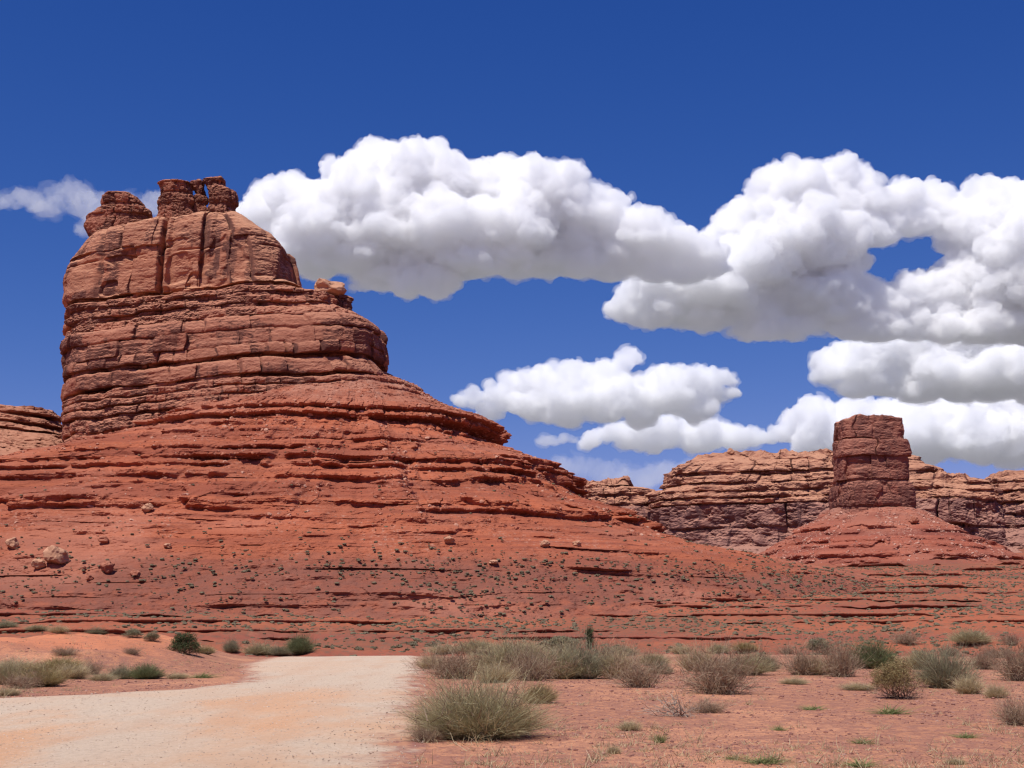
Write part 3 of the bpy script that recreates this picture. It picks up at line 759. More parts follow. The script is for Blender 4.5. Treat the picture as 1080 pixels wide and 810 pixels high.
def talus2_extra(X, Y, s, u, th):
    d = 3.0 * fbm(np.cos(th) * 5 + 0 * s, np.sin(th) * 5, s / 90, 403, 3) + 2.2 * fbm(X / 24, Y / 24, s / 24, 405, 4)
    deb = fbm(np.cos(th) * 7, np.sin(th) * 7, s / 90, 406, 3) + 0.9 * np.exp(-((th + 1.62) / 0.13) ** 2)
    for i, (py, h, bias) in enumerate(LED2):
        t = s + 2 * fbm(X / 70, Y / 70, s / 90, 407, 2) - z2(py)
        a = smooth(-0.05, 0.45, fbm(X / 40, Y / 40, i * 3.1, 410 + i, 4, 0.6) * 1.3 + bias + 0.12 - 0.9 * np.clip(deb, 0, 1)) * h * 0.8
        face = np.where(t < 0, np.clip((t + h) / (0.75 * h), 0, 1), smooth(2.6 * h, 0, t))
        d = d + a * (1.9 * face - 0.4 * np.exp(-((t + 0.85 * h) / (0.28 * h)) ** 2))
    return d
lathe_rock('talus_slope', M_TALUS2, butte2, CX2b, D2, s2b, l2b(s2b), r2b(s2b), np.interp(s2b, [z2(p) for p in (650, 600, 560, 537, 535)], [170, 112, 62, 29, 22]), np.interp(s2b, [z2(p) for p in (650, 600, 560, 537, 535)], [170, 112, 62, 29, 22]),
           np.full(420, 2.2), None, 95, k=1.5, nf=900, nb=60, lump=(24, 0.9), mid=(5, 0.6), fine=(1.4, 0.28), extra=talus2_extra, top_rough=0.2, keep=talus2_grid)

# ------------------------------------------------------------------ the mesas behind
M_MESA = cliff_material('far banded sandstone', (0.34, 0.136, 0.088), (0.115, 0.052, 0.046), (0.44, 0.215, 0.14), (0.57, 0.285, 0.170), 3.0, 0.9, 0.6, (0.44, 0.56), 0.7)
M_MESA_LOW = cliff_material('far varnished sandstone', (0.25, 0.115, 0.092), (0.105, 0.054, 0.054), (0.31, 0.15, 0.12), (0.46, 0.23, 0.16), 3.0, 0.9, 0.4, (0.42, 0.54), 0.8)
def mesa(name, label, D, cx_px, left, right, depth, bed_rows, seed, shear=0.0, nf=900, front=None, n=3.4, dip=0.0, low=532):
    CX = xat(cx_px, 520, D); DF = D - 75
    zz = lambda py: zat(py, DF)
    top = min(left[0][0], right[0][0]); bot = 612
    s = np.linspace(zz(top), zz(bot), 330)
    bd = Beds([(zz(p), *q) for p, *q in bed_rows], seed)
    e = smooth(0, 0.015, np.linspace(0, 1, 330)) * 0.25 + 0.75
    f = np.interp(s, [zz(p) for p, _ in reversed(front)], [q for _, q in reversed(front)])
    o = lathe_rock(name, M_MESA, None, CX, D, s, table(left, D - 30, -1, CX)(s) * e, table(right, D - 30, 1, CX)(s) * e, f * e, np.full(330, depth) * e, np.full(330, n), bd, seed, k=3.0, shear=shear, nf=nf, nb=60,
                   wob=0.8, lump=(12, 3.6), mid=(5, 1.0), fine=(1.5, 0.25), joints_warp=1.0, top_rough=1.9, dip=dip, lam_a=0.2)
    o.data.materials.append(M_MESA_LOW)
    pc = np.zeros(len(o.data.polygons), np.int32); ctr = np.zeros(len(pc) * 3, np.float32)
    o.data.polygons.foreach_get('center', ctr); ctr = ctr.reshape(-1, 3)
    pc[ctr[:, 2] < zz(low)] = 1
    o.data.polygons.foreach_set('material_index', pc)
    return tag(o, label, 'mesa')
BM = [(465, 0.5, 2.0, 40, 3, 1.5), (483, 1.5, 3.0, 22, 5, 3.0), (496, -4.5, 0.5, 15, 2, 1), (500, 0.5, 1.5, 20, 3, 2.5), (508, -2.5, 0.3, 12, 2, 1), (511, 1.5, 1.5, 18, 3, 2.2), (517, -2.2, 0.3, 10, 2, 1), (519.5, 1.5, 1.2, 16, 2.5, 2), (524, -2.5, 0.3, 10, 2, 1),
      (526.5, 1.5, 1.2, 14, 2, 2), (531, -3.0, 0.3, 10, 2, 1), (533, 2.2, 1.6, 26, 9, 4.5), (556, -1.2, 0.4, 12, 2, 1), (558.5, 1.4, 1.0, 17, 4, 2.5), (580, 4, 1, 9, 3, 2)]
FM = [(470, 20), (474, 42), (484, 66), (496, 78), (510, 90), (531, 100), (556, 106), (578, 110), (612, 200)]
mesa('sandstone_mesa', 'broad tan topped mesa with banded cliffs left behind the smaller butte', 1500.0, 830,
     [(471, 790), (474, 768), (481, 738), (485, 728), (488, 727), (490, 713), (500, 712), (508, 712), (513, 706), (520, 693), (535, 691), (575, 690), (590, 684), (612, 660)],
     [(471, 890), (474, 900), (479, 956), (481, 969), (492, 971), (493, 984), (497, 990), (520, 1000), (575, 1005), (612, 1040)], 120, BM, 501, shear=-0.1, front=FM)
BR = [(485, 0.5, 1.5, 20, 2, 1.5), (504, -2.0, 0.3, 12, 2, 1), (507, 1.5, 1.5, 16, 2.5, 2), (513, -2.2, 0.3, 10, 2, 1), (516, 1.5, 1.2, 16, 2.5, 2), (524, -2.5, 0.3, 10, 2, 1), (527, 2.2, 1.6, 19, 9, 5), (553, -1.2, 0.4, 12, 2, 1), (556, 1.4, 1.0, 13, 4, 2.5), (577, 3, 1, 9, 3, 2)]
FR = [(494, 22), (497, 40), (510, 52), (524, 64), (553, 72), (575, 78), (612, 150)]
mesa('sandstone_mesa', 'dark walled mesa with a pillar at its right end, right behind the smaller butte', 1440.0, 1000,
     [(494, 940), (498, 930), (575, 920), (612, 900)], [(494.5, 1013), (499, 1017), (504, 1022), (508, 1045), (511, 1051), (520, 1052), (545, 1055), (573, 1058), (590, 1066), (612, 1090)], 100, BR, 517, shear=0.12, nf=620, front=FR, n=4.5, low=525)
mesa('sandstone_mesa', 'layered mesa cut by the right edge of the picture', 1700.0, 1140,
     [(492, 1078), (496, 1068), (500, 1058), (512, 1052), (530, 1048), (560, 1042), (612, 1010)], [(492, 1180), (500, 1230), (612, 1290)], 140,
     [(485, 0.5, 1.5, 22, 2, 1.5), (503, -2.5, 0.3, 12, 2, 1), (506, 2, 1.5, 16, 2.5, 2), (514, -2.4, 0.3, 10, 2, 1), (517, 2, 1.5, 16, 2.5, 2), (527, -2.5, 0.3, 10, 2, 1), (530, 2.2, 1.6, 20, 3, 3), (540, -2.5, 0.4, 12, 2, 1), (543, 2, 1.5, 15, 3, 3), (553, -2.2, 0.4, 12, 2, 1), (556, 2, 1, 14, 3, 2)], 531, nf=520, front=[(492, 30), (500, 60), (530, 90), (560, 110), (612, 190)])
mesa('sandstone_mesa', 'low ragged mesa end showing just right of the big butte slope', 1580.0, 640,
     [(501, 630), (503, 622), (506, 618), (520, 616), (560, 600), (612, 560)], [(501, 648), (503, 653), (507, 664), (512, 667), (517, 689), (530, 700), (575, 712), (612, 740)], 90,
     [(490, 0.6, 1.5, 14, 3, 3), (509, -2.2, 0.3, 8, 2, 1), (511.5, 2, 1.5, 12, 3, 2.5), (519, -2.4, 0.3, 9, 2, 1), (522, 2, 1.5, 13, 3, 2.5), (530, -2.4, 0.3, 9, 2, 1), (533, 2.2, 1.5, 13, 3, 3), (545, -2.4, 0.3, 9, 2, 1), (548, 2, 1.2, 12, 3, 3)], 547, nf=520, front=[(501, 18), (507, 40), (519, 52), (560, 70), (612, 120)])


# ------------------------------------------------------------------ clouds: heaps of white vapour, each built from lobes on a flat base
def cloud_material(density):
    t = NT('cloud vapour')
    t.n.remove(t.b)
    v = t.n.new('ShaderNodeVolumeScatter')
    v.inputs['Density'].default_value = density; v.inputs['Color'].default_value = (1, 1, 1, 1); v.inputs['Anisotropy'].default_value = 0.0
    t.l.new(v.outputs[0], t.n['Material Output'].inputs['Volume'])
    return t.m
CLOUD_ALT = 1300.0
_ico = {}
def ico(n):
    if n not in _ico:
        bm = bmesh.new(); bmesh.ops.create_icosphere(bm, subdivisions=n, radius=1.0)
        _ico[n] = (np.array([v.co[:] for v in bm.verts]), np.array([[v.index for v in f.verts] for f in bm.faces])); bm.free()
    return _ico[n]

def cloud(label, base_py, lobes, seed, D=None, flat=0.16, dens=1.0, stretch=1.0, bump=1.0, vox=1.25, kids=16, ragged=1.0, squash=1.0):
    D = D or (CLOUD_ALT / math.tan(math.atan(260 / FPX) + math.atan((405 - base_py) / FPX)))
    rg = np.random.default_rng(seed)
    m = D / FPX * 1.03                      # metres for one photograph pixel
    zb = zat(base_py, D)
    P, R, Z0 = [], [], []
    def put(c, r, z): P.append(c); R.append(r); Z0.append(z)
    for px, py, r in lobes:
        c = np.array(at(px, py, D + rg.uniform(-0.6, 0.6) * r * m)); r_ = r * m * rg.uniform(0.88, 1.08)
        put(c, r_ * 0.97, c[2])
        for _ in range(kids + int(r * 0.5)):
            d = rg.normal(size=3); d[2] = abs(d[2]) * 0.9 - 0.3; d /= np.linalg.norm(d)
            q = 0.12 + 0.42 * rg.random() ** 1.7
            c2 = c + d * r_ * (1.03 - 0.5 * q)
            put(c2, r_ * q, max(c[2], c2[2] - 0.3 * r_ * q))
            for _ in range(int(9 * q)):
                e = d + 0.8 * rg.normal(size=3); e /= np.linalg.norm(e)
                c3 = c2 + e * r_ * q * 0.85
                put(c3, r_ * q * rg.uniform(0.22, 0.5), max(c[2], c3[2] - 0.3 * r_ * q))
    P, R, Z0 = np.array(P), np.array(R), np.array(Z0)
    sv, sf = ico(2)
    V = P[:, None, :] + sv[None] * R[:, None, None]
    dz = V[..., 2] - Z0[:, None]
    V[..., 2] = np.where(dz < 0, Z0[:, None] + 0.5 * dz, V[..., 2])
    V = V.reshape(-1, 3)
    F = (sf[None] + (np.arange(len(P)) * len(sv))[:, None, None]).reshape(-1, 3)
    c0 = np.array([V[:, 0].mean(), D, zb])
    V = V - c0
    low = V[:, 2] < 0
    V[low, 2] *= flat
    V[:, 2] *= squash
    V[:, 0] *= stretch
    V = V + (m * 9.0 * ragged) * np.stack([fbm(V[:, 0] / m / 42, V[:, 1] / m / 38, V[:, 2] / m / 38, seed + 70 + a, 3) for a in range(3)], 1) * [1, 1, 0.7]
    o = link('cloud', mesh_from('cloud', V, [F]), None)
    md = o.modifiers.new('fuse', 'REMESH'); md.mode = 'VOXEL'; md.voxel_size = vox * m
    sm = o.modifiers.new('melt', 'SMOOTH'); sm.factor = 0.5; sm.iterations = 4
    bpy.context.view_layer.update()
    me = bpy.data.meshes.new_from_object(o.evaluated_get(bpy.context.evaluated_depsgraph_get()))
    o.modifiers.clear(); old = o.data; o.data = me; bpy.data.meshes.remove(old)
    n = len(me.vertices)
    co = np.zeros(n * 3, np.float32); me.vertices.foreach_get('co', co); co = co.reshape(-1, 3)
    no = np.zeros(n * 3, np.float32); me.vertex_normals.foreach_get('vector', no); no = no.reshape(-1, 3)
    q = co / m
    side = smooth(-0.9, 0.0, no[:, 2])
    fr = np.where(no[:, 2] > -0.3, 1.0, 0.55)
    bil = lambda sc, sd: np.maximum(1 - 2.2 * np.abs(perlin(q[:, 0] / sc, q[:, 1] / sc, q[:, 2] / sc, sd)), -0.5)
    d = bump * (3.2 * bil(24, seed) + 2.8 * bil(12, seed + 1) + 2.1 * bil(6, seed + 2) * ragged + 1.9 * bil(3.2, seed + 3) * ragged) * (0.35 + 0.65 * side) - 0.6 * bump
    me.vertices.foreach_set('co', (co + no * (d * m)[:, None]).astype(np.float32).ravel())
    # the thin, torn outer vapour
    me2 = me.copy()
    w = fbm(q[:, 0] / 17, q[:, 1] / 17, q[:, 2] / 12, seed + 9, 4, 0.62)
    d2 = d + ragged * (0.8 + 5.0 * w)
    me2.vertices.foreach_set('co', (co + no * (d2 * m)[:, None]).astype(np.float32).ravel())
    me.update()
    me.polygons.foreach_set('use_smooth', np.ones(len(me.polygons), bool))
    me.materials.clear(); me.materials.append(cloud_material(0.10 * dens / m))
    me2.materials.clear(); me2.materials.append(cloud_material(0.04 * dens / m))
    me2.update()
    o.location = c0
    f = link('outer_vapour', me2, None); f.parent = o
    for ob in (o, f):
        md = ob.modifiers.new('fuse', 'REMESH'); md.mode = 'VOXEL'; md.voxel_size = 1.0 * m; md.use_smooth_shade = True
    bpy.context.view_layer.update(); dgc = bpy.context.evaluated_depsgraph_get()
    for ob in (o, f):
        nm = bpy.data.meshes.new_from_object(ob.evaluated_get(dgc)); ob.modifiers.clear(); old = ob.data; ob.data = nm; nm.name = ob.name
        mt = old.materials[0]; nm.materials.clear(); nm.materials.append(mt); bpy.data.meshes.remove(old)
    return tag(o, label, 'cloud', 'fair weather clouds')

cloud('big white heaped cloud rising just right of the tall butte', 322,
      [(268, 232, 20), (285, 225, 22), (305, 215, 26), (318, 240, 30), (345, 225, 34), (372, 212, 36), (398, 200, 40), (425, 195, 40), (448, 198, 40), (472, 210, 36), (500, 215, 34), (530, 208, 34), (556, 202, 32), (580, 212, 34), (600, 232, 32), (628, 230, 26), (650, 240, 28), (680, 256, 28), (712, 266, 26), (745, 274, 22),
       (300, 270, 26), (335, 280, 30), (375, 270, 34), (400, 295, 26), (430, 300, 26), (460, 303, 22), (450, 270, 36), (495, 280, 30), (535, 275, 30), (575, 278, 30), (610, 282, 26), (650, 285, 24), (690, 288, 20), (725, 290, 16), (365, 248, 26), (405, 250, 30), (440, 245, 26), (480, 248, 28), (520, 246, 28), (560, 245, 26), (595, 258, 22), (625, 258, 22), (420, 275, 24), (470, 282, 22), (395, 272, 24), (545, 260, 24), (500, 262, 24), (755, 285, 14), (400, 252, 52), (470, 255, 52), (540, 252, 46), (340, 256, 44), (600, 262, 38), (660, 276, 28), (300, 250, 34), (430, 232, 44)], 11)
cloud('widest white cloud bank reaching from the centre to the right edge of the sky', 362,
      [(662, 335, 17), (680, 322, 22), (700, 335, 20), (715, 305, 30), (690, 290, 24), (740, 280, 30), (735, 320, 30), (765, 262, 26), (790, 245, 32), (815, 228, 32), (838, 208, 32), (862, 212, 30), (885, 190, 18), (905, 190, 14), (890, 220, 32), (925, 222, 26), (955, 215, 22), (980, 218, 24), (1000, 228, 20), (920, 250, 24), (1030, 215, 20), (1055, 215, 24), (1085, 215, 28), (1040, 245, 30), (1075, 255, 36), (1110, 250, 40),
       (800, 285, 38), (845, 265, 38), (875, 275, 30), (840, 310, 36), (880, 315, 30), (790, 325, 28), (760, 335, 20), (920, 322, 22), (950, 318, 20), (975, 312, 22), (1005, 308, 24), (1035, 295, 32), (1070, 305, 38), (1110, 310, 44), (1000, 338, 24), (1040, 342, 26), (1085, 345, 30), (955, 345, 20), (905, 348, 18), (790, 353, 15), (812, 352, 17), (838, 350, 15), (1035, 270, 20), (1130, 340, 40), (985, 300, 16), (1010, 285, 14), (960, 305, 16), (1020, 265, 13), (860, 345, 16), (885, 345, 16), (720, 335, 22), (745, 340, 18), (690, 318, 22), (930, 345, 18), (850, 268, 56), (795, 290, 46), (745, 310, 38), (890, 335, 32), (1050, 256, 52), (1062, 320, 54), (1115, 300, 66), (935, 238, 22), (962, 238, 22), (990, 240, 18), (1012, 244, 14), (915, 250, 16), (930, 352, 20), (960, 350, 22), (1000, 350, 26), (1045, 350, 28), (1090, 352, 30), (895, 350, 16), (990, 336, 30), (700, 318, 32), (860, 320, 40), (920, 228, 26)], 13)
cloud('flat based white cloud above the mesa near the right edge of the sky', 430,
      [(874, 398, 14), (885, 385, 18), (905, 390, 22), (925, 375, 20), (945, 370, 20), (965, 378, 24), (990, 385, 28), (1020, 380, 30), (1050, 375, 32), (1085, 375, 36), (1120, 375, 40), (905, 412, 18), (940, 408, 22), (975, 412, 24), (1010, 412, 26), (1050, 412, 28), (1095, 412, 32), (930, 398, 32), (1000, 400, 38), (1070, 398, 46), (900, 380, 20), (935, 366, 22), (985, 362, 28), (1030, 358, 30), (1085, 360, 38)], 17)
cloud('mid sized white cloud floating above the gap between the butte and the mesa', 452,
      [(515, 437, 10), (530, 425, 16), (550, 412, 18), (572, 410, 20), (595, 418, 22), (618, 408, 20), (638, 398, 15), (652, 390, 12), (662, 381, 8), (668, 376, 5), (645, 420, 24), (675, 418, 20), (698, 410, 17), (722, 405, 17), (742, 402, 14), (760, 402, 9), (740, 420, 18), (715, 430, 18), (560, 435, 18), (600, 440, 16), (640, 440, 18), (680, 440, 18), (735, 438, 14), (768, 420, 6), (600, 428, 27), (655, 425, 28), (705, 424, 27), (560, 428, 20), (740, 424, 20)], 19)
cloud('grey based cloud strip just below the mid sized white cloud', 480,
      [(622, 468, 9), (640, 463, 13), (662, 460, 14), (685, 458, 15), (710, 455, 16), (735, 457, 15), (758, 460, 13), (780, 462, 11), (797, 464, 8), (810, 465, 6), (690, 470, 12), (730, 470, 12), (660, 466, 16), (705, 464, 18), (745, 464, 16), (780, 468, 10)], 23)
cloud('white cloud heap low behind the smaller butte', 500,
      [(824, 458, 9), (838, 448, 15), (856, 440, 16), (850, 462, 16), (875, 452, 18), (900, 450, 18), (930, 445, 20), (960, 450, 20), (985, 455, 22), (1015, 452, 22), (1050, 448, 24), (1085, 450, 28), (900, 475, 18), (940, 475, 20), (985, 480, 18), (1030, 478, 20), (1075, 480, 24), (1120, 470, 34), (870, 466, 26), (950, 466, 34), (1030, 468, 38), (1090, 462, 40), (905, 440, 18), (990, 440, 22), (1060, 436, 24), (960, 438, 18), (1025, 434, 22), (1085, 432, 28)], 29)
cloud('tiny white puff left of the mid sized cloud', 433, [(488, 424, 6), (494, 422, 8), (501, 425, 7), (505, 430, 4)], 31, D=9000, kids=8)
cloud('small flat wisp of cloud under the mid sized white cloud', 471, [(572, 466, 4), (582, 466, 5.5), (594, 466, 5.5), (604, 466, 4)], 37, kids=6, flat=0.6, dens=0.5)
cloud('thin broken cloud drifting left of the tall butte top', 246, [(-10, 217, 8), (6, 219, 7), (20, 215, 8), (34, 217, 8), (48, 217, 7), (60, 213, 8), (72, 209, 11), (84, 211, 12), (98, 216, 12), (112, 222, 13), (124, 230, 13), (140, 228, 14), (160, 225, 13), (92, 228, 9), (102, 240, 9), (112, 234, 10)], 41, D=4200, dens=0.17, kids=8, flat=0.7, ragged=1.6)
cloud('long thin veil of cloud low over the far horizon', 512, [(x, 505 + 3 * math.sin(x * 0.05), 9) for x in range(520, 800, 9)], 43, D=16000, dens=0.12, kids=5, flat=0.8, ragged=1.5)


# ------------------------------------------------------------------ plants
def plant_material(name, stops, trans=0.25, rough=0.8):
    """Leaf and stem colours picked by the tone each stem carries."""
    t = NT(name)
    tn = t.attr('tone')
    c = t.colors(tn, stops)
    oi = t.n.new('ShaderNodeObjectInfo')
    c = t.mix(t.math('MULTIPLY', oi.outputs['Random'], 0.18), c, [0.75 * v for v in stops[0][1]])
    t.put(t.b.inputs['Base Color'], c); t.b.inputs['Roughness'].default_value = rough
    if trans:
        out = t.n['Material Output']
        tr = t.n.new('ShaderNodeBsdfTranslucent'); t.l.new(c, tr.inputs['Color'])
        m = t.n.new('ShaderNodeMixShader'); m.inputs[0].default_value = trans
        t.l.new(t.b.outputs[0], m.inputs[1]); t.l.new(tr.outputs[0], m.inputs[2]); t.l.new(m.outputs[0], out.inputs['Surface'])
    return t.m
M_OLIVE = plant_material('olive stems', [(0.0, (0.18, 0.12, 0.07)), (0.35, (0.33, 0.27, 0.14)), (0.7, (0.47, 0.405, 0.225)), (1.0, (0.62, 0.55, 0.35))])
M_MAUVE = plant_material('dry mauve twigs', [(0.0, (0.13, 0.075, 0.05)), (0.4, (0.33, 0.22, 0.14)), (0.75, (0.47, 0.345, 0.225)), (1.0, (0.60, 0.48, 0.33))], 0.1)
M_GREEN = plant_material('green stems', [(0.0, (0.12, 0.09, 0.05)), (0.35, (0.14, 0.155, 0.065)), (0.7, (0.22, 0.245, 0.11)), (1.0, (0.36, 0.37, 0.19))])
M_GREYGREEN = plant_material('grey green stems', [(0.0, (0.14, 0.10, 0.065)), (0.35, (0.25, 0.225, 0.13)), (0.7, (0.38, 0.35, 0.21)), (1.0, (0.53, 0.49, 0.32))])
M_YELLOW = plant_material('yellow tan leaves', [(0.0, (0.14, 0.065, 0.04)), (0.35, (0.30, 0.21, 0.09)), (0.7, (0.46, 0.38, 0.17)), (1.0, (0.58, 0.50, 0.27))])
M_STRAW = plant_material('straw', [(0.0, (0.22, 0.15, 0.09)), (0.4, (0.47, 0.37, 0.20)), (0.75, (0.62, 0.51, 0.30)), (1.0, (0.72, 0.62, 0.42))])
M_DARK = plant_material('dark green leaves', [(0.0, (0.05, 0.045, 0.025)), (0.35, (0.075, 0.095, 0.04)), (0.7, (0.12, 0.15, 0.06)), (1.0, (0.20, 0.23, 0.10))])
M_SAGE = plant_material('sage leaves', [(0.0, (0.12, 0.085, 0.052)), (0.4, (0.175, 0.142, 0.085)), (0.75, (0.245, 0.20, 0.125)), (1.0, (0.37, 0.31, 0.20))], 0.1)
M_WEED = plant_material('weed leaves', [(0.0, (0.13, 0.14, 0.05)), (0.5, (0.24, 0.27, 0.10)), (1.0, (0.40, 0.40, 0.18))])
M_TWIG = plant_material('woody twigs', [(0.0, (0.085, 0.05, 0.035)), (0.5, (0.17, 0.105, 0.075)), (1.0, (0.30, 0.21, 0.155))], 0.0)
M_BARE = plant_material('bleached wood', [(0.0, (0.15, 0.10, 0.08)), (0.5, (0.32, 0.24, 0.18)), (1.0, (0.55, 0.45, 0.36))], 0.0)

def blades(P, Dr, L, W, rg, bend=0.25, segs=3, tone=None, curl=0.0):
    """Thin tapering stems: root points P, directions Dr, lengths L, widths W -> vertices, faces and tones."""
    n = len(P)
    side = np.cross(Dr, rg.normal(size=(n, 3))); side /= np.linalg.norm(side, axis=1)[:, None] + 1e-9
    lean = rg.normal(size=(n, 3)) * bend; lean[:, 2] -= curl
    V, T = [], []
    tn = rg.random(n) if tone is None else tone
    for k in range(segs + 1):
        f = k / segs
        c = P + Dr * (L * f)[:, None] + lean * (L * f * f)[:, None]
        w = (W * (1 - 0.75 * f))[:, None]
        V += [c - side * w * 0.5, c + side * w * 0.5]
        T += [tn * 0.75 + 0.25 * f] * 2
    V = np.stack(V, 1); T = np.stack(T, 1)
    m = 2 * (segs + 1)
    base = (np.arange(n) * m)[:, None]
    F = np.concatenate([base + np.array([[2 * k, 2 * k + 1, 2 * k + 3, 2 * k + 2]]) for k in range(segs)])
    return V.reshape(-1, 3), F, T.reshape(-1)

def plant_mesh(name, parts, mat):
    V = np.concatenate([p[0] for p in parts]); T = np.concatenate([p[2] for p in parts])
    F, off = [], 0
    for p in parts: F.append(p[1] + off); off += len(p[0])
    me = mesh_from(name, V, [np.concatenate(F)])
    a = me.attributes.new('tone', 'FLOAT', 'POINT'); a.data.foreach_set('value', T.astype(np.float32))
    me.materials.append(mat)
    return me

def dome_dirs(n, rg, spread):
    a = rg.random(n) * 2 * math.pi
    t = np.arccos(1 - rg.random(n) * (1 - math.cos(spread)))
    return np.stack([np.sin(t) * np.cos(a), np.sin(t) * np.sin(a), np.cos(t)], 1), t

def lumps(rg, n, jitter=0.35):
    """Sub-clumps of a shrub, so that its outline is uneven."""
    a = rg.random(n) * 2 * math.pi; r = np.sqrt(rg.random(n)) * 0.34
    return np.stack([r * np.cos(a), r * np.sin(a), 0 * r], 1), 1 - jitter * rg.random(n)

# every builder makes a plant about 1 wide and 1 high, scaled when placed; returns [(part name, mesh)]
def fan_shrub(seed, mat, n=1500, wid=0.010, spread=1.15, clumps=11):
    rg = np.random.default_rng(seed)
    c, s = lumps(rg, clumps)
    k = rg.integers(0, clumps, n)
    D, t = dome_dirs(n, rg, spread)
    D += 0.55 * np.stack([c[k, 0], c[k, 1], 0 * t], 1); D /= np.linalg.norm(D, axis=1)[:, None]
    P = c[k] * 0.55 + rg.normal(size=(n, 3)) * [0.05, 0.05, 0.0]
    rad = 1 / np.sqrt((np.hypot(D[:, 0], D[:, 1]) / 0.56) ** 2 + (D[:, 2] / 1.0) ** 2)
    L = rad * s[k] * (0.55 + 0.5 * rg.random(n) ** 0.6) * 0.95
    tone = np.clip(rg.normal(0.5, 0.2, n) + 0.25 * (rg.random(clumps)[k] - 0.5), 0, 1)
    A = blades(P, D, L, wid * (0.7 + 0.6 * rg.random(n)), rg, 0.14, 3, tone)
    # finer side shoots near the tips
    m = n * 2; q = rg.integers(0, n, m); f = 0.35 + 0.6 * rg.random(m)
    P2 = P[q] + D[q] * (L[q] * f)[:, None]; D2 = D[q] + 0.45 * rg.normal(size=(m, 3)); D2 /= np.linalg.norm(D2, axis=1)[:, None]
    B2 = blades(P2, D2, L[q] * (0.12 + 0.18 * rg.random(m)), wid * 0.8 * np.ones(m), rg, 0.2, 1, np.clip(tone[q] + 0.15, 0, 1))
    tw = twigs(rg, 40, 0.45, 0.013)
    return [('foliage', plant_mesh('foliage', [A, B2], mat)), ('woody_stems', plant_mesh('woody_stems', [tw], M_TWIG))]

def twigs(rg, n, length, w, levels=2, up=0.5, root=0.10, flatten=1.0):
    P = np.stack([rg.normal(0, root, n), rg.normal(0, root, n), 0.0 * np.arange(n)], 1)
    D = rg.normal(size=(n, 3)); D[:, 2] = np.abs(D[:, 2]) * flatten + up; D /= np.linalg.norm(D, axis=1)[:, None]
    L = length * (0.6 + 0.6 * rg.random(n)); W = w * (0.7 + 0.6 * rg.random(n))
    out = [blades(P, D, L, W, rg, 0.3, 3)]
    for lv in range(levels):
        m = len(P) * 3; q = rg.integers(0, len(P), m); f = 0.3 + 0.7 * rg.random(m)
        P2 = P[q] + D[q] * (L[q] * f)[:, None]
        D2 = D[q] + 0.75 * rg.normal(size=(m, 3)) + [0, 0, 0.15]; D2 /= np.linalg.norm(D2, axis=1)[:, None]
        L = L[q] * (0.35 + 0.35 * rg.random(m)); W = W[q] * 0.6
        P, D = P2, D2
        out.append(blades(P, D, L, W, rg, 0.3, 2))
    off, F = 0, []
    for o in out: F.append(o[1] + off); off += len(o[0])
    return np.concatenate([o[0] for o in out]), np.concatenate(F), np.concatenate([o[2] for o in out])

def twig_shrub(seed, mat, n=130, w=0.012, up=0.35):
    rg = np.random.default_rng(seed)
    A = twigs(rg, n, 0.52, w, 3, up, 0.12)
    V = A[0]; V[:, 2] = np.maximum(V[:, 2], 0.0)
    V *= [0.85, 0.85, 1.12]
    B = twigs(rg, 26, 0.4, 0.02, 1, 0.4, 0.08)
    return [('twigs', plant_mesh('twigs', [A], mat)), ('woody_stems', plant_mesh('woody_stems', [B], M_TWIG))]

def leaf_shrub(seed, mat, n=5200, leaf=0.035, under=0.15, clumps=26, squash=1.0):
    """A rounded bush of many little leaves in clumps over dark twigs."""
    rg = np.random.default_rng(seed)
    D, t = dome_dirs(clumps, rg, 1.62)
    C = D * [0.36, 0.36, 0.62 * squash] * (0.6 + 0.5 * rg.random(clumps))[:, None] + [0, 0, 0.24]
    R = 0.13 + 0.10 * rg.random(clumps)
    k = rg.integers(0, clumps, n)
    d = rg.normal(size=(n, 3)); d /= np.linalg.norm(d, axis=1)[:, None]
    P = C[k] + d * (R[k] * (0.55 + 0.5 * rg.random(n)))[:, None]
    P = P[P[:, 2] > under * (0.6 + 0.8 * rg.random(n))]
    n = len(P)
    D2 = d[:n] + [0, 0, 0.5] + 0.5 * rg.normal(size=(n, 3)); D2 /= np.linalg.norm(D2, axis=1)[:, None]
    A = blades(P, D2, leaf * (0.7 + 0.9 * rg.random(n)), leaf * 0.36 * np.ones(n), rg, 0.3, 1)
    B = twigs(rg, 60, 0.5, 0.016, 2, 0.25, 0.10)
    return [('foliage', plant_mesh('foliage', [A], mat)), ('woody_stems', plant_mesh('woody_stems', [B], M_TWIG))]

def grass_tuft(seed, mat, n=260, wid=0.022, spread=0.9):
    rg = np.random.default_rng(seed)
    D, t = dome_dirs(n, rg, spread)
    P = np.stack([rg.normal(0, 0.14, n), rg.normal(0, 0.14, n), 0 * t], 1)
    L = (0.5 + 0.55 * rg.random(n))
    return [('blades', plant_mesh('blades', [blades(P, D, L, wid * (0.6 + 0.7 * rg.random(n)), rg, 0.2, 3, None, 0.15)], mat))]

def dead_branches(seed, mat, n=26):
    rg = np.random.default_rng(seed)
    A = twigs(rg, n, 0.75, 0.03, 2, 0.15, 0.12, 0.7)
    V = A[0]; V[:, 2] = np.maximum(V[:, 2], 0.01)
    return [('branches', plant_mesh('branches', [A], mat))]

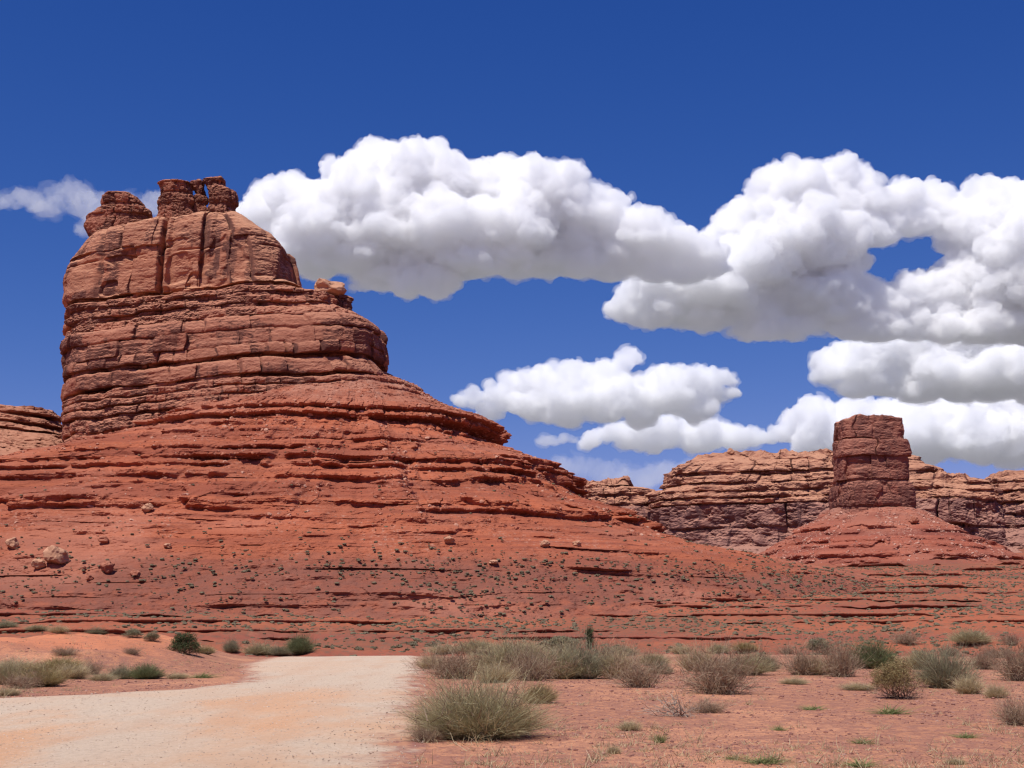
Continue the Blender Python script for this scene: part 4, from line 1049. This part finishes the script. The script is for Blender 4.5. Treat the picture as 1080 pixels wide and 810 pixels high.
def upright_plant(seed, mat, n=900):
    rg = np.random.default_rng(seed)
    P = np.stack([rg.normal(0, 0.10, n), rg.normal(0, 0.10, n), 0.02 + 0.75 * rg.random(n)], 1)
    D = rg.normal(size=(n, 3)) * [0.6, 0.6, 0.3] + [0, 0, 0.9]; D /= np.linalg.norm(D, axis=1)[:, None]
    A = blades(P, D, 0.10 + 0.22 * rg.random(n), 0.035 * np.ones(n), rg, 0.2, 2)
    B = twigs(rg, 14, 0.8, 0.03, 1, 2.0, 0.05)
    return [('foliage', plant_mesh('foliage', [A], mat)), ('woody_stems', plant_mesh('woody_stems', [B], M_TWIG))]

_kinds = {}
def kind(key, i):
    """A few variants of every kind of plant, built once."""
    nvar = {'olive': 3, 'mauve': 4, 'greygreen': 3, 'green': 2, 'straw': 3, 'weed': 3, 'snakeweed': 1, 'juniper': 2, 'dead': 2, 'upright': 1, 'yellow': 2, 'big': 1, 'leafy': 2}[key]
    v = i % nvar
    if (key, v) not in _kinds:
        sd = 900 + 37 * v + 7 * len(key)
        _kinds[(key, v)] = {'big': lambda: fan_shrub(sd, M_OLIVE, 5200, 0.0042, 1.30, 20), 'olive': lambda: fan_shrub(sd, M_OLIVE, 1700, 0.008), 'mauve': lambda: twig_shrub(sd, M_MAUVE, 150, 0.014),
                            'greygreen': lambda: fan_shrub(sd, M_GREYGREEN, 1700, 0.008), 'green': lambda: fan_shrub(sd, M_GREEN, 2200, 0.009), 'straw': lambda: fan_shrub(sd, M_STRAW, 1100, 0.008, 1.0),
                            'weed': lambda: grass_tuft(sd, M_WEED, 200, 0.03, 1.15), 'snakeweed': lambda: leaf_shrub(sd, M_YELLOW, 15000, 0.026, 0.30, 40), 'juniper': lambda: leaf_shrub(sd, M_DARK, 6000, 0.05, 0.05, 26),
                            'dead': lambda: dead_branches(sd, M_BARE), 'upright': lambda: upright_plant(sd, M_DARK), 'yellow': lambda: fan_shrub(sd, M_YELLOW, 1500, 0.009, 1.1), 'leafy': lambda: leaf_shrub(sd, M_GREYGREEN, 4500, 0.05, 0.05, 22)}[key]()
    return _kinds[(key, v)]

def spot(px, py):
    """Where the ground shows at a photograph pixel."""
    d0 = at(px, py, 1.0) - Vector((0, 0, EYE))
    y = np.concatenate([np.arange(4, 130, 0.2), np.arange(130, 800, 1.0)])
    k = np.argmax(EYE + d0.z * y < ground_h(d0.x * y, d0.y * y))
    p = d0 * float(y[k])
    return Vector((p.x, p.y, ground_z(p.x, p.y)))

PLANT_NAME = {'big': 'desert_shrub', 'olive': 'desert_shrub', 'mauve': 'dry_shrub', 'greygreen': 'desert_shrub', 'green': 'desert_shrub', 'straw': 'dry_grass_clump', 'weed': 'weed', 'snakeweed': 'round_shrub',
              'juniper': 'dark_shrub', 'dead': 'dead_branches', 'upright': 'upright_plant', 'yellow': 'desert_shrub', 'leafy': 'desert_shrub'}
PLANT_CAT = {'straw': 'dry grass', 'weed': 'weed', 'dead': 'dead branches', 'upright': 'plant'}
prng = random.Random(5)
def plant(key, px, py, w, h, label, group=None, var=0):
    p = spot(px, py)
    m = p.y / FPX
    if key not in ('weed', 'dead', 'upright', 'juniper', 'snakeweed'): w, h = w * 1.08, h * 1.25
    o = empty(PLANT_NAME[key], p - Vector((0, 0, 0.01)), label, PLANT_CAT.get(key, 'shrub'), group)
    o.rotation_euler = (0, 0, prng.uniform(0, 6.28))
    o.scale = (w * m, w * m, h * m)
    for nm, me in kind(key, var):
        c = bpy.data.objects.new(nm, me); COL.objects.link(c); c.parent = o
    return o

LOCAL_PLANTS = [
    # right of the road
    ('big', 500, 778, 128, 68, 'largest olive desert shrub in front, at the right edge of the gravel road'),
    ('mauve', 448, 783, 34, 18, 'low scraggly dead twigs at the left foot of the largest shrub'),
    ('mauve', 480, 716, 66, 34, 'mauve brown mounded shrub where the road edge meets the crest'),
    ('straw', 458, 706, 34, 18, 'small straw clump on the road edge left of the mauve mound'),
    ('straw', 508, 712, 40, 30, 'tan grass clump just right of the mauve mound by the road'),
    ('olive', 534, 716, 60, 44, 'tall olive shrub behind the largest shrub, right of the tan grass'),
    ('mauve', 562, 718, 54, 36, 'reddish bare twigged shrub between two olive shrubs behind the largest one'),
    ('olive', 588, 716, 54, 38, 'olive tan shrub left of the grey green one behind the largest shrub'),
    ('greygreen', 617, 716, 60, 42, 'grey green bushy shrub in the middle of the row right of the road'),
    ('straw', 648, 716, 48, 36, 'pale straw clump between the grey green shrub and a brown one'),
    ('mauve', 675, 725, 52, 36, 'dark brown twiggy shrub casting shade on sand, right of the pale straw clump'),
    ('greygreen', 698, 711, 26, 14, 'small grey green shrub on the flat right of the dark brown twiggy one'),
    ('yellow', 569, 742, 38, 24, 'short yellow green clump right behind the largest shrub'),
    ('mauve', 757, 732, 76, 52, 'big brown twiggy shrub standing alone right of the frame centre'),
    ('straw', 737, 708, 46, 28, 'tan grass clump tucked behind the big brown twiggy shrub'),
    ('olive', 784, 712, 50, 26, 'low olive shrub touching the right side of the big brown one'),
    ('greygreen', 806, 708, 36, 22, 'small grey shrub right of the low olive one'),
    ('yellow', 787, 689, 28, 11, 'little yellow shrub on the crest above the big brown one'),
    ('mauve', 846, 712, 40, 32, 'brown wispy shrub left of the green shrub on the right'),
    ('mauve', 888, 714, 42, 40, 'dark brown shrub leaning against the green shrub'),
    ('green', 919, 705, 54, 30, 'bright green shrub, greenest of the row on the right'),
    ('snakeweed', 947, 737, 64, 42, 'yellow tan round topped shrub with dark bare underside'),
    ('greygreen', 1000, 726, 60, 46, 'grey olive shrub right of the yellow tan round one'),
    ('straw', 1022, 732, 36, 22, 'pale dry grass spilling from the grey olive shrub'),
    ('mauve', 1038, 706, 34, 24, 'faint brown shrub behind the grey olive one'),
    ('mauve', 1076, 718, 50, 46, 'dark dense shrub cut by the right edge of the frame'),
    ('mauve', 1072, 765, 40, 32, 'thin twiggy shrub low at the right edge nearest the camera'),
    ('dead', 716, 756, 44, 26, 'bleached dead branches lying on a patch of orange sand'),
    ('mauve', 746, 752, 40, 16, 'low dead brush just right of the bleached branches'),
    ('mauve', 955, 680, 30, 14, 'small brown shrub on the crest above the yellow tan round one'),
    ('olive', 1026, 680, 42, 17, 'olive shrub on the far crest near the right edge'),
    ('mauve', 1066, 680, 22, 12, 'tiny brown shrub on the crest at the far right'),
    ('upright', 622, 686, 14, 24, 'dark upright plant poking above the row of shrubs'),
    ('leafy', 590, 690, 50, 16, 'dull leafy shrub on the crest left of the dark upright plant'),
    ('straw', 548, 692, 60, 18, 'tan brush along the crest behind the tall olive shrub'),
    ('olive', 505, 690, 44, 16, 'olive brush on the crest above the mauve mound'),
    ('straw', 470, 690, 36, 12, 'pale brush on the crest right of the road end'),
    ('greygreen', 656, 692, 40, 12, 'low grey brush on the crest right of the dark upright plant'),
    ('straw', 718, 690, 26, 11, 'small tan tuft on the crest left of the little yellow shrub'),
    ('olive', 760, 689, 24, 11, 'small olive tuft on the crest beside the little yellow shrub'),
    ('leafy', 866, 690, 30, 13, 'leafy grey shrub on the crest above the brown wispy one'),
    ('mauve', 1000, 692, 24, 12, 'brown tuft on the crest above the grey olive shrub'),
    ('mauve', 830, 690, 18, 9, 'tiny brown tuft on the crest left of the leafy grey shrub'),
    ('straw', 520, 720, 44, 22, 'straw clump filling the gap right behind the largest shrub'),
    ('olive', 552, 704, 46, 30, 'olive brush behind the reddish bare twigged shrub'),
    ('straw', 604, 708, 44, 30, 'tan brush behind the olive tan and grey green pair'),
    ('mauve', 640, 706, 36, 26, 'brown brush behind the pale straw clump right of the grey green shrub'),
    ('olive', 690, 702, 34, 16, 'olive tuft behind the dark brown twiggy shrub on sand'),
    ('straw', 868, 712, 34, 22, 'tan grass between the brown wispy shrub and the dark one'),
    ('olive', 975, 706, 40, 24, 'olive brush between the yellow tan round shrub and the grey olive one'),
    ('straw', 905, 728, 40, 9, 'dry grass patch in front of the dark brown and green shrubs'),
    ('straw', 1050, 736, 26, 16, 'dry grass left of the dark shrub at the right edge'),
    ('mauve', 1052, 694, 30, 14, 'brown tuft on the crest left of the dark edge shrub'),
    # weeds on the bare soil at the right
    ('weed', 939, 753, 34, 13, 'green weed patch below the yellow tan round shrub'),
    ('weed', 910, 785, 22, 10, 'small green weed on bare soil below the weed patch'),
    ('weed', 857, 749, 22, 8, 'flat green weed left of the weed patch'),
    ('weed', 805, 806, 44, 14, 'leafy weed cut by the bottom edge right of centre'),
    ('weed', 908, 809, 34, 12, 'leafy weed at the bottom edge further right'),
    ('weed', 696, 784, 13, 17, 'single upright green weed below the dead branches'),
    ('straw', 664, 771, 26, 12, 'pale dry tuft on the soil left of the dead branches'),
    ('straw', 647, 796, 16, 10, 'tiny straw tuft near the bottom left of the bare soil'),
    ('weed', 1019, 779, 22, 9, 'little weed on the soil near the right edge'),
    ('weed', 822, 771, 14, 9, 'tiny sprig on the soil in front of the big brown shrub'),
    ('straw', 838, 722, 30, 8, 'thin dry grass in front of the brown wispy shrub'),
    ('weed', 773, 802, 16, 8, 'small weed at the bottom left of the leafy edge weed'),
    ('straw', 1008, 806, 24, 8, 'dry stubble at the bottom edge near the right corner'),
    # left of the road
    ('juniper', 195, 690, 34, 22, 'dark green rounded shrub on the sandy bank left of the road'),
    ('yellow', 217, 690, 22, 10, 'pale yellow tuft right of the dark green shrub'),
    ('greygreen', 245, 688, 16, 15, 'thin grey sprig on the bank between dark shrub and road'),
    ('olive', 275, 691, 32, 14, 'olive shrub on the bank just left of the road crest'),
    ('greygreen', 296, 693, 24, 11, 'grey shrub at the road crest'),
    ('green', 318, 691, 30, 22, 'upright olive green shrub at the road crest, tallest of its row'),
    ('mauve', 68, 691, 28, 9, 'low brown shrub on the orange sand'),
    ('mauve', 140, 690, 18, 8, 'tiny brown shrub right on the pink bank'),
    ('olive', 6, 722, 40, 26, 'olive shrub cut by the left edge of the frame'),
    ('yellow', 46, 724, 50, 24, 'yellow olive shrub beside the gravel at far left'),
    ('mauve', 22, 726, 40, 17, 'brown brush between the two olive shrubs at far left'),
    ('straw', 76, 716, 44, 18, 'dry grass right of the yellow olive shrub'),
    ('straw', 24, 708, 60, 14, 'band of dry grass behind the olive shrubs at far left'),
    ('yellow', 62, 706, 44, 14, 'yellow brush behind the dry grass at far left'),
    ('straw', 8, 734, 34, 10, 'dry grass spilling to the gravel at the left edge'),
    ('straw', 108, 718, 30, 9, 'low straw left of the grey green pair by the gravel'),
    ('mauve', 98, 712, 22, 16, 'thin brown shrub right of the dry grass'),
    ('greygreen', 129, 716, 28, 16, 'grey green shrub, left one of the pair by the gravel'),
    ('green', 156, 716, 34, 17, 'greener shrub, right one of the pair by the gravel'),
    ('straw', 186, 716, 26, 7, 'thin straw low on the soil right of the greener shrub'),
    ('weed', 213, 715, 26, 8, 'flat green weeds where the bank meets the road'),
    ('greygreen', 4, 664, 26, 9, 'grey shrub on top of the orange sand at the left edge'),
    ('olive', 38, 666, 26, 7, 'low olive shrub on top of the orange sand'),
    ('straw', 62, 668, 24, 9, 'pale tuft on top of the orange sand'),
    ('greygreen', 103, 669, 22, 8, 'grey tuft where the orange sand slopes down'),
    ('leafy', 139, 672, 20, 8, 'leafy tuft at the right end of the orange sand'),
    ('leafy', 160, 676, 18, 8, 'small leafy tuft left of the dark green shrub'),
]
for i, (key, px, py, w, h, label) in enumerate(LOCAL_PLANTS):
    plant(key, px, py, w, h, label, None, i)

# sagebrush dotted over the slope beyond the wash: the 300 nearest one by one, the rest as one mass
def sage_parts(seed, n=150):
    rg = np.random.default_rng(seed)
    d = rg.normal(size=(n, 3)); d[:, 2] = np.abs(d[:, 2]) * 0.9; d /= np.linalg.norm(d, axis=1)[:, None]
    P = d * [0.40, 0.40, 0.5] * (0.45 + 0.55 * rg.random(n) ** 0.5)[:, None]
    D = d + [0, 0, 0.5] + 0.5 * rg.normal(size=(n, 3)); D /= np.linalg.norm(D, axis=1)[:, None]
    B = blades(P, D, 0.10 + 0.12 * rg.random(n), 0.09 * np.ones(n), rg, 0.3, 1, 0.25 + 0.75 * rg.random(n))
    # the dense heart of the clump
    sv, sf = ico(2)
    r = 0.40 * (1 + 0.45 * fbm(sv[:, 0] * 1.7, sv[:, 1] * 1.7, sv[:, 2] * 1.7, seed % 40, 2)) * (0.88 + 0.24 * rg.random(len(sv)))
    V = sv * r[:, None] * [1, 1, 0.95] + [0, 0, 0.12]
    V[:, 2] = np.maximum(V[:, 2], -0.05)
    f4 = np.concatenate([sf, sf[:, 2:]], 1)
    return V, sf, 0.15 + 0.6 * rg.random(len(sv)), B
def sage_mesh(seed):
    V, F, T, B = sage_parts(seed)
    F2 = B[1] + len(V)
    me = mesh_from('sagebrush', np.concatenate([V, B[0]]), [F, F2])
    a = me.attributes.new('tone', 'FLOAT', 'POINT'); a.data.foreach_set('value', np.concatenate([T, B[2]]).astype(np.float32))
    me.materials.append(M_SAGE)
    return me
sage = [sage_mesh(50 + i) for i in range(5)]
srng = np.random.default_rng(12)
n_s = 110000
rr = np.sqrt(srng.uniform(180 ** 2, 720 ** 2, n_s)); aa = srng.uniform(-0.40, 0.40, n_s)
sx, sy = rr * np.sin(aa), rr * np.cos(aa)
den = 0.62 + 1.5 * fbm(sx / 45, sy / 24, 0.2, 801, 5, 0.6) 
keepm = srng.random(n_s) < np.clip(den, 0.06, 1) * np.interp(rr, [180, 230, 260, 450, 720], [0.40, 0.55, 0.95, 0.75, 0.45])
sx, sy, rr = sx[keepm], sy[keepm], rr[keepm]
szz = ground_h(sx, sy)
# those that would stand under the talus of the big butte are put on the talus instead, or dropped higher up
G = talus_grid[0].reshape(-1, 3)
cell = 1.0
gx = np.floor(G[:, 0] / cell).astype(np.int64); gy = np.floor(G[:, 1] / cell).astype(np.int64)
x0, y0 = gx.min(), gy.min(); W_, H_ = gx.max() - x0 + 1, gy.max() - y0 + 1
hm = np.full((W_, H_), -1e9); np.maximum.at(hm, (gx - x0, gy - y0), G[:, 2])
ix, iy = np.clip(np.floor(sx / cell).astype(int) - x0, 0, W_ - 1), np.clip(np.floor(sy / cell).astype(int) - y0, 0, H_ - 1)
inside = (sx > G[:, 0].min()) & (sx < G[:, 0].max()) & (sy > G[:, 1].min()) & (sy < G[:, 1].max())
tz = np.where(inside, hm[ix, iy], -1e9)
on_t = tz > szz
hcut = az_(560)
okm = (~on_t) | (srng.random(len(sx)) < np.interp(tz, [az_(640), az_(618), az_(602), az_(575), az_(480)], [0.95, 0.80, 0.22, 0.05, 0.02]))
sx, sy, rr = sx[okm], sy[okm], rr[okm]; szz = np.maximum(szz, tz)[okm]
order = np.argsort(rr)
sizes = 0.38 + 0.72 * srng.random(len(sx)) ** 2.4
# the nearest ones, along the foot of the slope
qx, qy = pix(np.array([sx, sy, szz]))
seen = (qx >= 0) & (qx <= 1080) & (qy > 600) & (qy < 688)
vis = order[seen[order]]
near_i, far_i = vis[:300], np.concatenate([vis[300:], order[~seen[order]]])
for k, i in enumerate(near_i):
    o = bpy.data.objects.new('sagebrush', sage[k % 5]); COL.objects.link(o)
    o.location = (sx[i], sy[i], szz[i] - 0.05); o.rotation_euler = (0, 0, srng.random() * 6.28)
    o.scale = (sizes[i] * 1.25, sizes[i] * 1.25, sizes[i] * 0.95)
    tag(o, 'small grey green sagebrush dotting the red slope beyond the crest', 'sagebrush', 'sagebrush on the near red slope')
protos = [sage_parts(60 + i, 4)[:3] for i in range(6)]
Vs, Fs, Ts, off = [], [], [], 0
for k, i in enumerate(far_i):
    v, f, t = protos[k % 6]
    c, s_ = math.cos(k * 1.7), math.sin(k * 1.7)
    w = v @ np.array([[c, s_, 0], [-s_, c, 0], [0, 0, 1]]) * [sizes[i] * 1.25, sizes[i] * 1.25, sizes[i] * 0.75]
    w = (w - [0, 0, 0]) + [sx[i], sy[i], szz[i] - 0.05]
    Vs.append(w); Fs.append(f + off); Ts.append(np.clip(t + 0.3 * (sizes[i] - 0.9), 0, 1)); off += len(v)
far_sage = plant_mesh('scrub', [(np.concatenate(Vs), np.concatenate(Fs), np.concatenate(Ts))], M_SAGE)
tag(link('scrub', far_sage, M_SAGE), kind='stuff')


# ------------------------------------------------------------------ loose rocks
def scatter_rocks(name, P, size, mat, seed, kind_='stuff', parent=None, flat=0.7, big=True):
    """Many small angular rocks as one mass."""
    rg = np.random.default_rng(seed)
    pr = []
    for k in range(10):
        bm = bmesh.new(); bmesh.ops.create_icosphere(bm, subdivisions=1, radius=0.5) if big else bmesh.ops.create_cube(bm, size=0.8); bmesh.ops.triangulate(bm, faces=bm.faces[:])
        V = np.array([v.co[:] for v in bm.verts]); F = np.array([[v.index for v in f.verts] for f in bm.faces]); bm.free()
        for _ in range(5):
            d = rg.normal(size=3); d /= np.linalg.norm(d); e = V @ d - rg.uniform(0.2, 0.4); V = V - np.outer(np.clip(e, 0, None), d)
        pr.append((V * [1.2, 0.9, flat], F))
    n = len(P)
    Vs, Fs, off = [], [], 0
    for k in range(10):
        idx = np.arange(k, n, 10)
        if not len(idx): continue
        V, F = pr[k]
        a = rg.random(len(idx)) * 6.28
        c, s_ = np.cos(a), np.sin(a)
        X = V[None, :, 0] * c[:, None] - V[None, :, 1] * s_[:, None]; Y = V[None, :, 0] * s_[:, None] + V[None, :, 1] * c[:, None]
        w = np.stack([X, Y, np.broadcast_to(V[None, :, 2], X.shape)], -1) * size[idx][:, None, None] + P[idx][:, None, :]
        Vs.append(w.reshape(-1, 3)); Fs.append((F[None] + (np.arange(len(idx)) * len(V))[:, None, None]).reshape(-1, 3) + off); off += len(idx) * len(V)
    o = link(name, mesh_from(name, np.concatenate(Vs), [np.concatenate(Fs)]), mat, parent)
    return tag(o, kind=kind_)

def flat_material(name, cols, sc, rough=0.9):
    t = NT(name)
    c = t.colors(t.noise((sc,) * 3, 2, 0.5), [(0.32 + 0.36 * i / max(1, len(cols) - 1), c) for i, c in enumerate(cols)])
    return t.done(c, t.bump(t.noise((sc * 5,) * 3, 4, 0.7), 0.15 / sc, 0.5))
M_RUBBLE = flat_material('talus rubble', [(0.30, 0.085, 0.05), (0.44, 0.17, 0.10), (0.58, 0.33, 0.23)], 0.35)
M_RUBBLE2 = flat_material('pale talus rubble', [(0.36, 0.13, 0.085), (0.48, 0.23, 0.16), (0.60, 0.38, 0.28)], 0.25)
rgr = np.random.default_rng(77)
def rubble(grid, n, cen, zlim, seed, smin, smax, k, mat, streaks=()):
    g = grid.reshape(-1, 3)
    front = g[(g[:, 1] < cen[1] + 20 * k) & (g[:, 2] > zlim[0]) & (g[:, 2] < zlim[1])]
    q = front[rgr.integers(0, len(front), n * 6)]
    th = np.arctan2(q[:, 1] - cen[1], q[:, 0] - cen[0])
    d = fbm(np.cos(th) * 7, np.sin(th) * 7, q[:, 2] / 60 / k, seed, 4, 0.6) + 0.8 * fbm(q[:, 0] / (11 * k), q[:, 1] / (11 * k), q[:, 2] / (11 * k), seed + 1, 2)
    for a, w in streaks: d = d + 0.9 * np.exp(-((th - a) / w) ** 2)
    q = q[rgr.random(len(q)) < np.clip(0.12 + 0.8 * d, 0.02, 1)][:n]
    s_ = smin * (rgr.random(len(q)) ** -0.55); s_ = np.clip(s_, smin, smax)
    return scatter_rocks('rubble', q + [0, 0, 0], s_, mat, seed)
rubble(talus_grid[0], 9000, (CXA, DA), (az_(585), az_(394)), 821, 0.30, 1.6, 1.0, M_RUBBLE)
rubble(talus2_grid[0], 3200, (CX2b, D2), (z2(604), z2(538)), 841, 0.55, 2.4, 1.5, M_RUBBLE2, ((-1.62, 0.10), (-1.1, 0.07), (-0.55, 0.12), (-2.2, 0.08)))

# single boulders that have rolled down the slope
dg = None
def boulder(px, py_bottom, w, h, label, seed, mat, name='boulder', flat=0.75, depth=None, rot=None):
    global dg
    if dg is None:
        bpy.context.view_layer.update(); dg = bpy.context.evaluated_depsgraph_get()
    d = (at(px, py_bottom, 100.0) - Vector((0, 0, EYE))).normalized()
    if depth is None:
        org = Vector((0, 0, EYE)); hit = False
        for _ in range(8):
            hit, loc, nrm, idx, ob, mx = S.ray_cast(dg, org, d)
            if not hit or ob.name.split('.')[0] in ('talus_slope', 'ground', 'cliff_tower', 'terrain_ledges', 'rock_shelf', 'sandstone_mesa'): break
            org = loc + d * 0.05
        if not hit: return None
    else:
        loc = at(px, py_bottom, depth)
    m = loc.y / FPX
    me = boulder_mesh(name, seed, 4, 1.0)
    me.materials.append(mat)
    o = bpy.data.objects.new(name, me); COL.objects.link(o)
    o.location = loc - Vector((0, 0, 0.04 * h * m)); o.scale = (w * m, w * m * 0.9, h * m * 1.07)
    o.rotation_euler = (0, 0, rot if rot is not None else 0.3 * (seed % 7 - 3))
    return tag(o, label, 'boulder')
boulder(60, 594, 27, 19, 'largest tan boulder on the lower left slope of the big butte', 3, M_BOULDER, rot=0.3)
boulder(40, 600, 15, 11, 'rounded tan boulder touching the left of the largest one on the slope', 5, M_BOULDER)
boulder(12, 579, 14, 13, 'tan boulder high on the slope by the left edge of the frame', 9, M_BOULDER)
boulder(113, 604, 16, 13, 'pitted round red boulder right of the largest tan one', 12, M_BOULDER_RED)
boulder(94, 612, 9, 7, 'small boulder just left below the pitted round one', 15, M_BOULDER_RED)
boulder(143, 607, 11, 7, 'dark squarish boulder alone right of the pitted round one', 18, M_BOULDER_RED)
boulder(88, 602, 6, 5, 'tiny dark red boulder between the largest and the pitted one', 20, M_BOULDER_RED)
boulder(155, 540, 15, 10, 'tan slab boulder half way up the left slope', 22, M_BOULDER)
boulder(110, 573, 12, 8, 'pink boulder among rubble above the pitted round one', 26, M_BOULDER_RED)
boulder(474, 573, 12, 8, 'tan boulder below the middle of the big butte slope', 31, M_BOULDER)
boulder(574, 577, 12, 8, 'tan boulder left one of two near the right foot of the slope', 35, M_BOULDER)
boulder(609, 576, 10, 6, 'tan boulder right one of two near the right foot of the slope', 38, M_BOULDER)
boulder(521, 595, 12, 5, 'flat tan boulder at the foot of the slope below its right half', 41, M_BOULDER)
boulder(332, 462, 9, 8, 'dark round boulder under the upper ledge of the big butte', 44, M_BOULDER_RED)
boulder(177, 566 + 12, 10, 5, 'small slab boulder low on the left slope', 47, M_BOULDER)
boulder(345, 313, 36, 22, 'tan balanced boulder perched on the right shoulder of the big butte', 52, M_BOULDER, 'balanced_rock', depth=DR - 5, rot=0.0)
boulder(296, 303, 12, 6, 'pale slab boulder at the right foot of the cap cliff', 55, M_BOULDER, depth=DR - 12)
boulder(284, 303, 10, 8, 'tan block boulder beside the pale slab below the cap cliff', 57, M_BOULDER, depth=DR - 14)
boulder(315, 309, 14, 7, 'tan boulder between the cap cliff and the balanced one', 59, M_BOULDER, depth=DR - 5)
boulder(771, 479, 9, 7, 'round knob boulder on the rim of the broad tan topped mesa', 61, M_BOULDER)
boulder(964, 552, 12, 9, 'brown boulder at the right foot of the smaller butte cliff', 64, M_BOULDER_RED)

# pebbles and stones on the soil and the gravel
M_PEB = flat_material('purple pebbles', [(0.17, 0.075, 0.06), (0.28, 0.125, 0.095), (0.46, 0.27, 0.20)], 6.0)
M_GRAV = flat_material('pale gravel stones', [(0.36, 0.25, 0.185), (0.54, 0.40, 0.29), (0.70, 0.57, 0.45)], 6.0)
def near_scatter(n, seed, on_road):
    rg = np.random.default_rng(seed)
    r = 11 * (72 / 11.0) ** rg.random(n); a = rg.uniform(-0.40, 0.40, n)
    x, y = r * np.sin(a), r * np.cos(a)
    rd = road_mask(x, y, -0.15)
    k = rd if on_road else ~road_mask(x, y, 0.1)
    if not on_road: k &= rg.random(n) < np.clip(0.55 + 1.0 * fbm(x / 4, y / 6, 0.1, 90, 3), 0.05, 1)
    x, y = x[k], y[k]
    z = ground_h(x, y) + (0.05 if on_road else 0.0)
    s_ = np.clip(0.016 * rg.random(len(x)) ** -0.42, 0.016, 0.085 if not on_road else 0.04) * np.clip(np.hypot(x, y) / 22, 0.8, 1.6)
    return np.stack([x, y, z], 1), s_
P_, s_ = near_scatter(60000, 91, False); scatter_rocks('pebbles', P_, s_, M_PEB, 92)
P_, s_ = near_scatter(14000, 93, True); scatter_rocks('gravel', P_, s_, M_GRAV, 94)

# thin dry stubble between the shrubs
def stubble(n, seed):
    rg = np.random.default_rng(seed)
    r = 15 * (95 / 15.0) ** rg.random(n); a = rg.uniform(-0.39, 0.39, n)
    x, y = r * np.sin(a), r * np.cos(a)
    k = ~road_mask(x, y, -0.3) & (rg.random(n) < np.clip(0.15 + 1.3 * fbm(x / 5, y / 8, 0.4, 95, 3), 0.02, 1))
    x, y = x[k], y[k]; z = ground_h(x, y)
    m = 16; n = len(x)
    P = np.repeat(np.stack([x, y, z], 1), m, 0) + rg.normal(size=(n * m, 3)) * [0.09, 0.09, 0]
    D, _ = dome_dirs(n * m, rg, 1.25)
    sc = np.repeat(0.06 + 0.12 * rg.random(n) ** 2, m)
    return plant_mesh('dry_grass', [blades(P, D, sc * (0.6 + 0.8 * rg.random(n * m)), 0.010 * np.ones(n * m), rg, 0.3, 2)], M_STRAW)
tag(link('dry_grass', stubble(5200, 96), M_STRAW), kind='stuff')
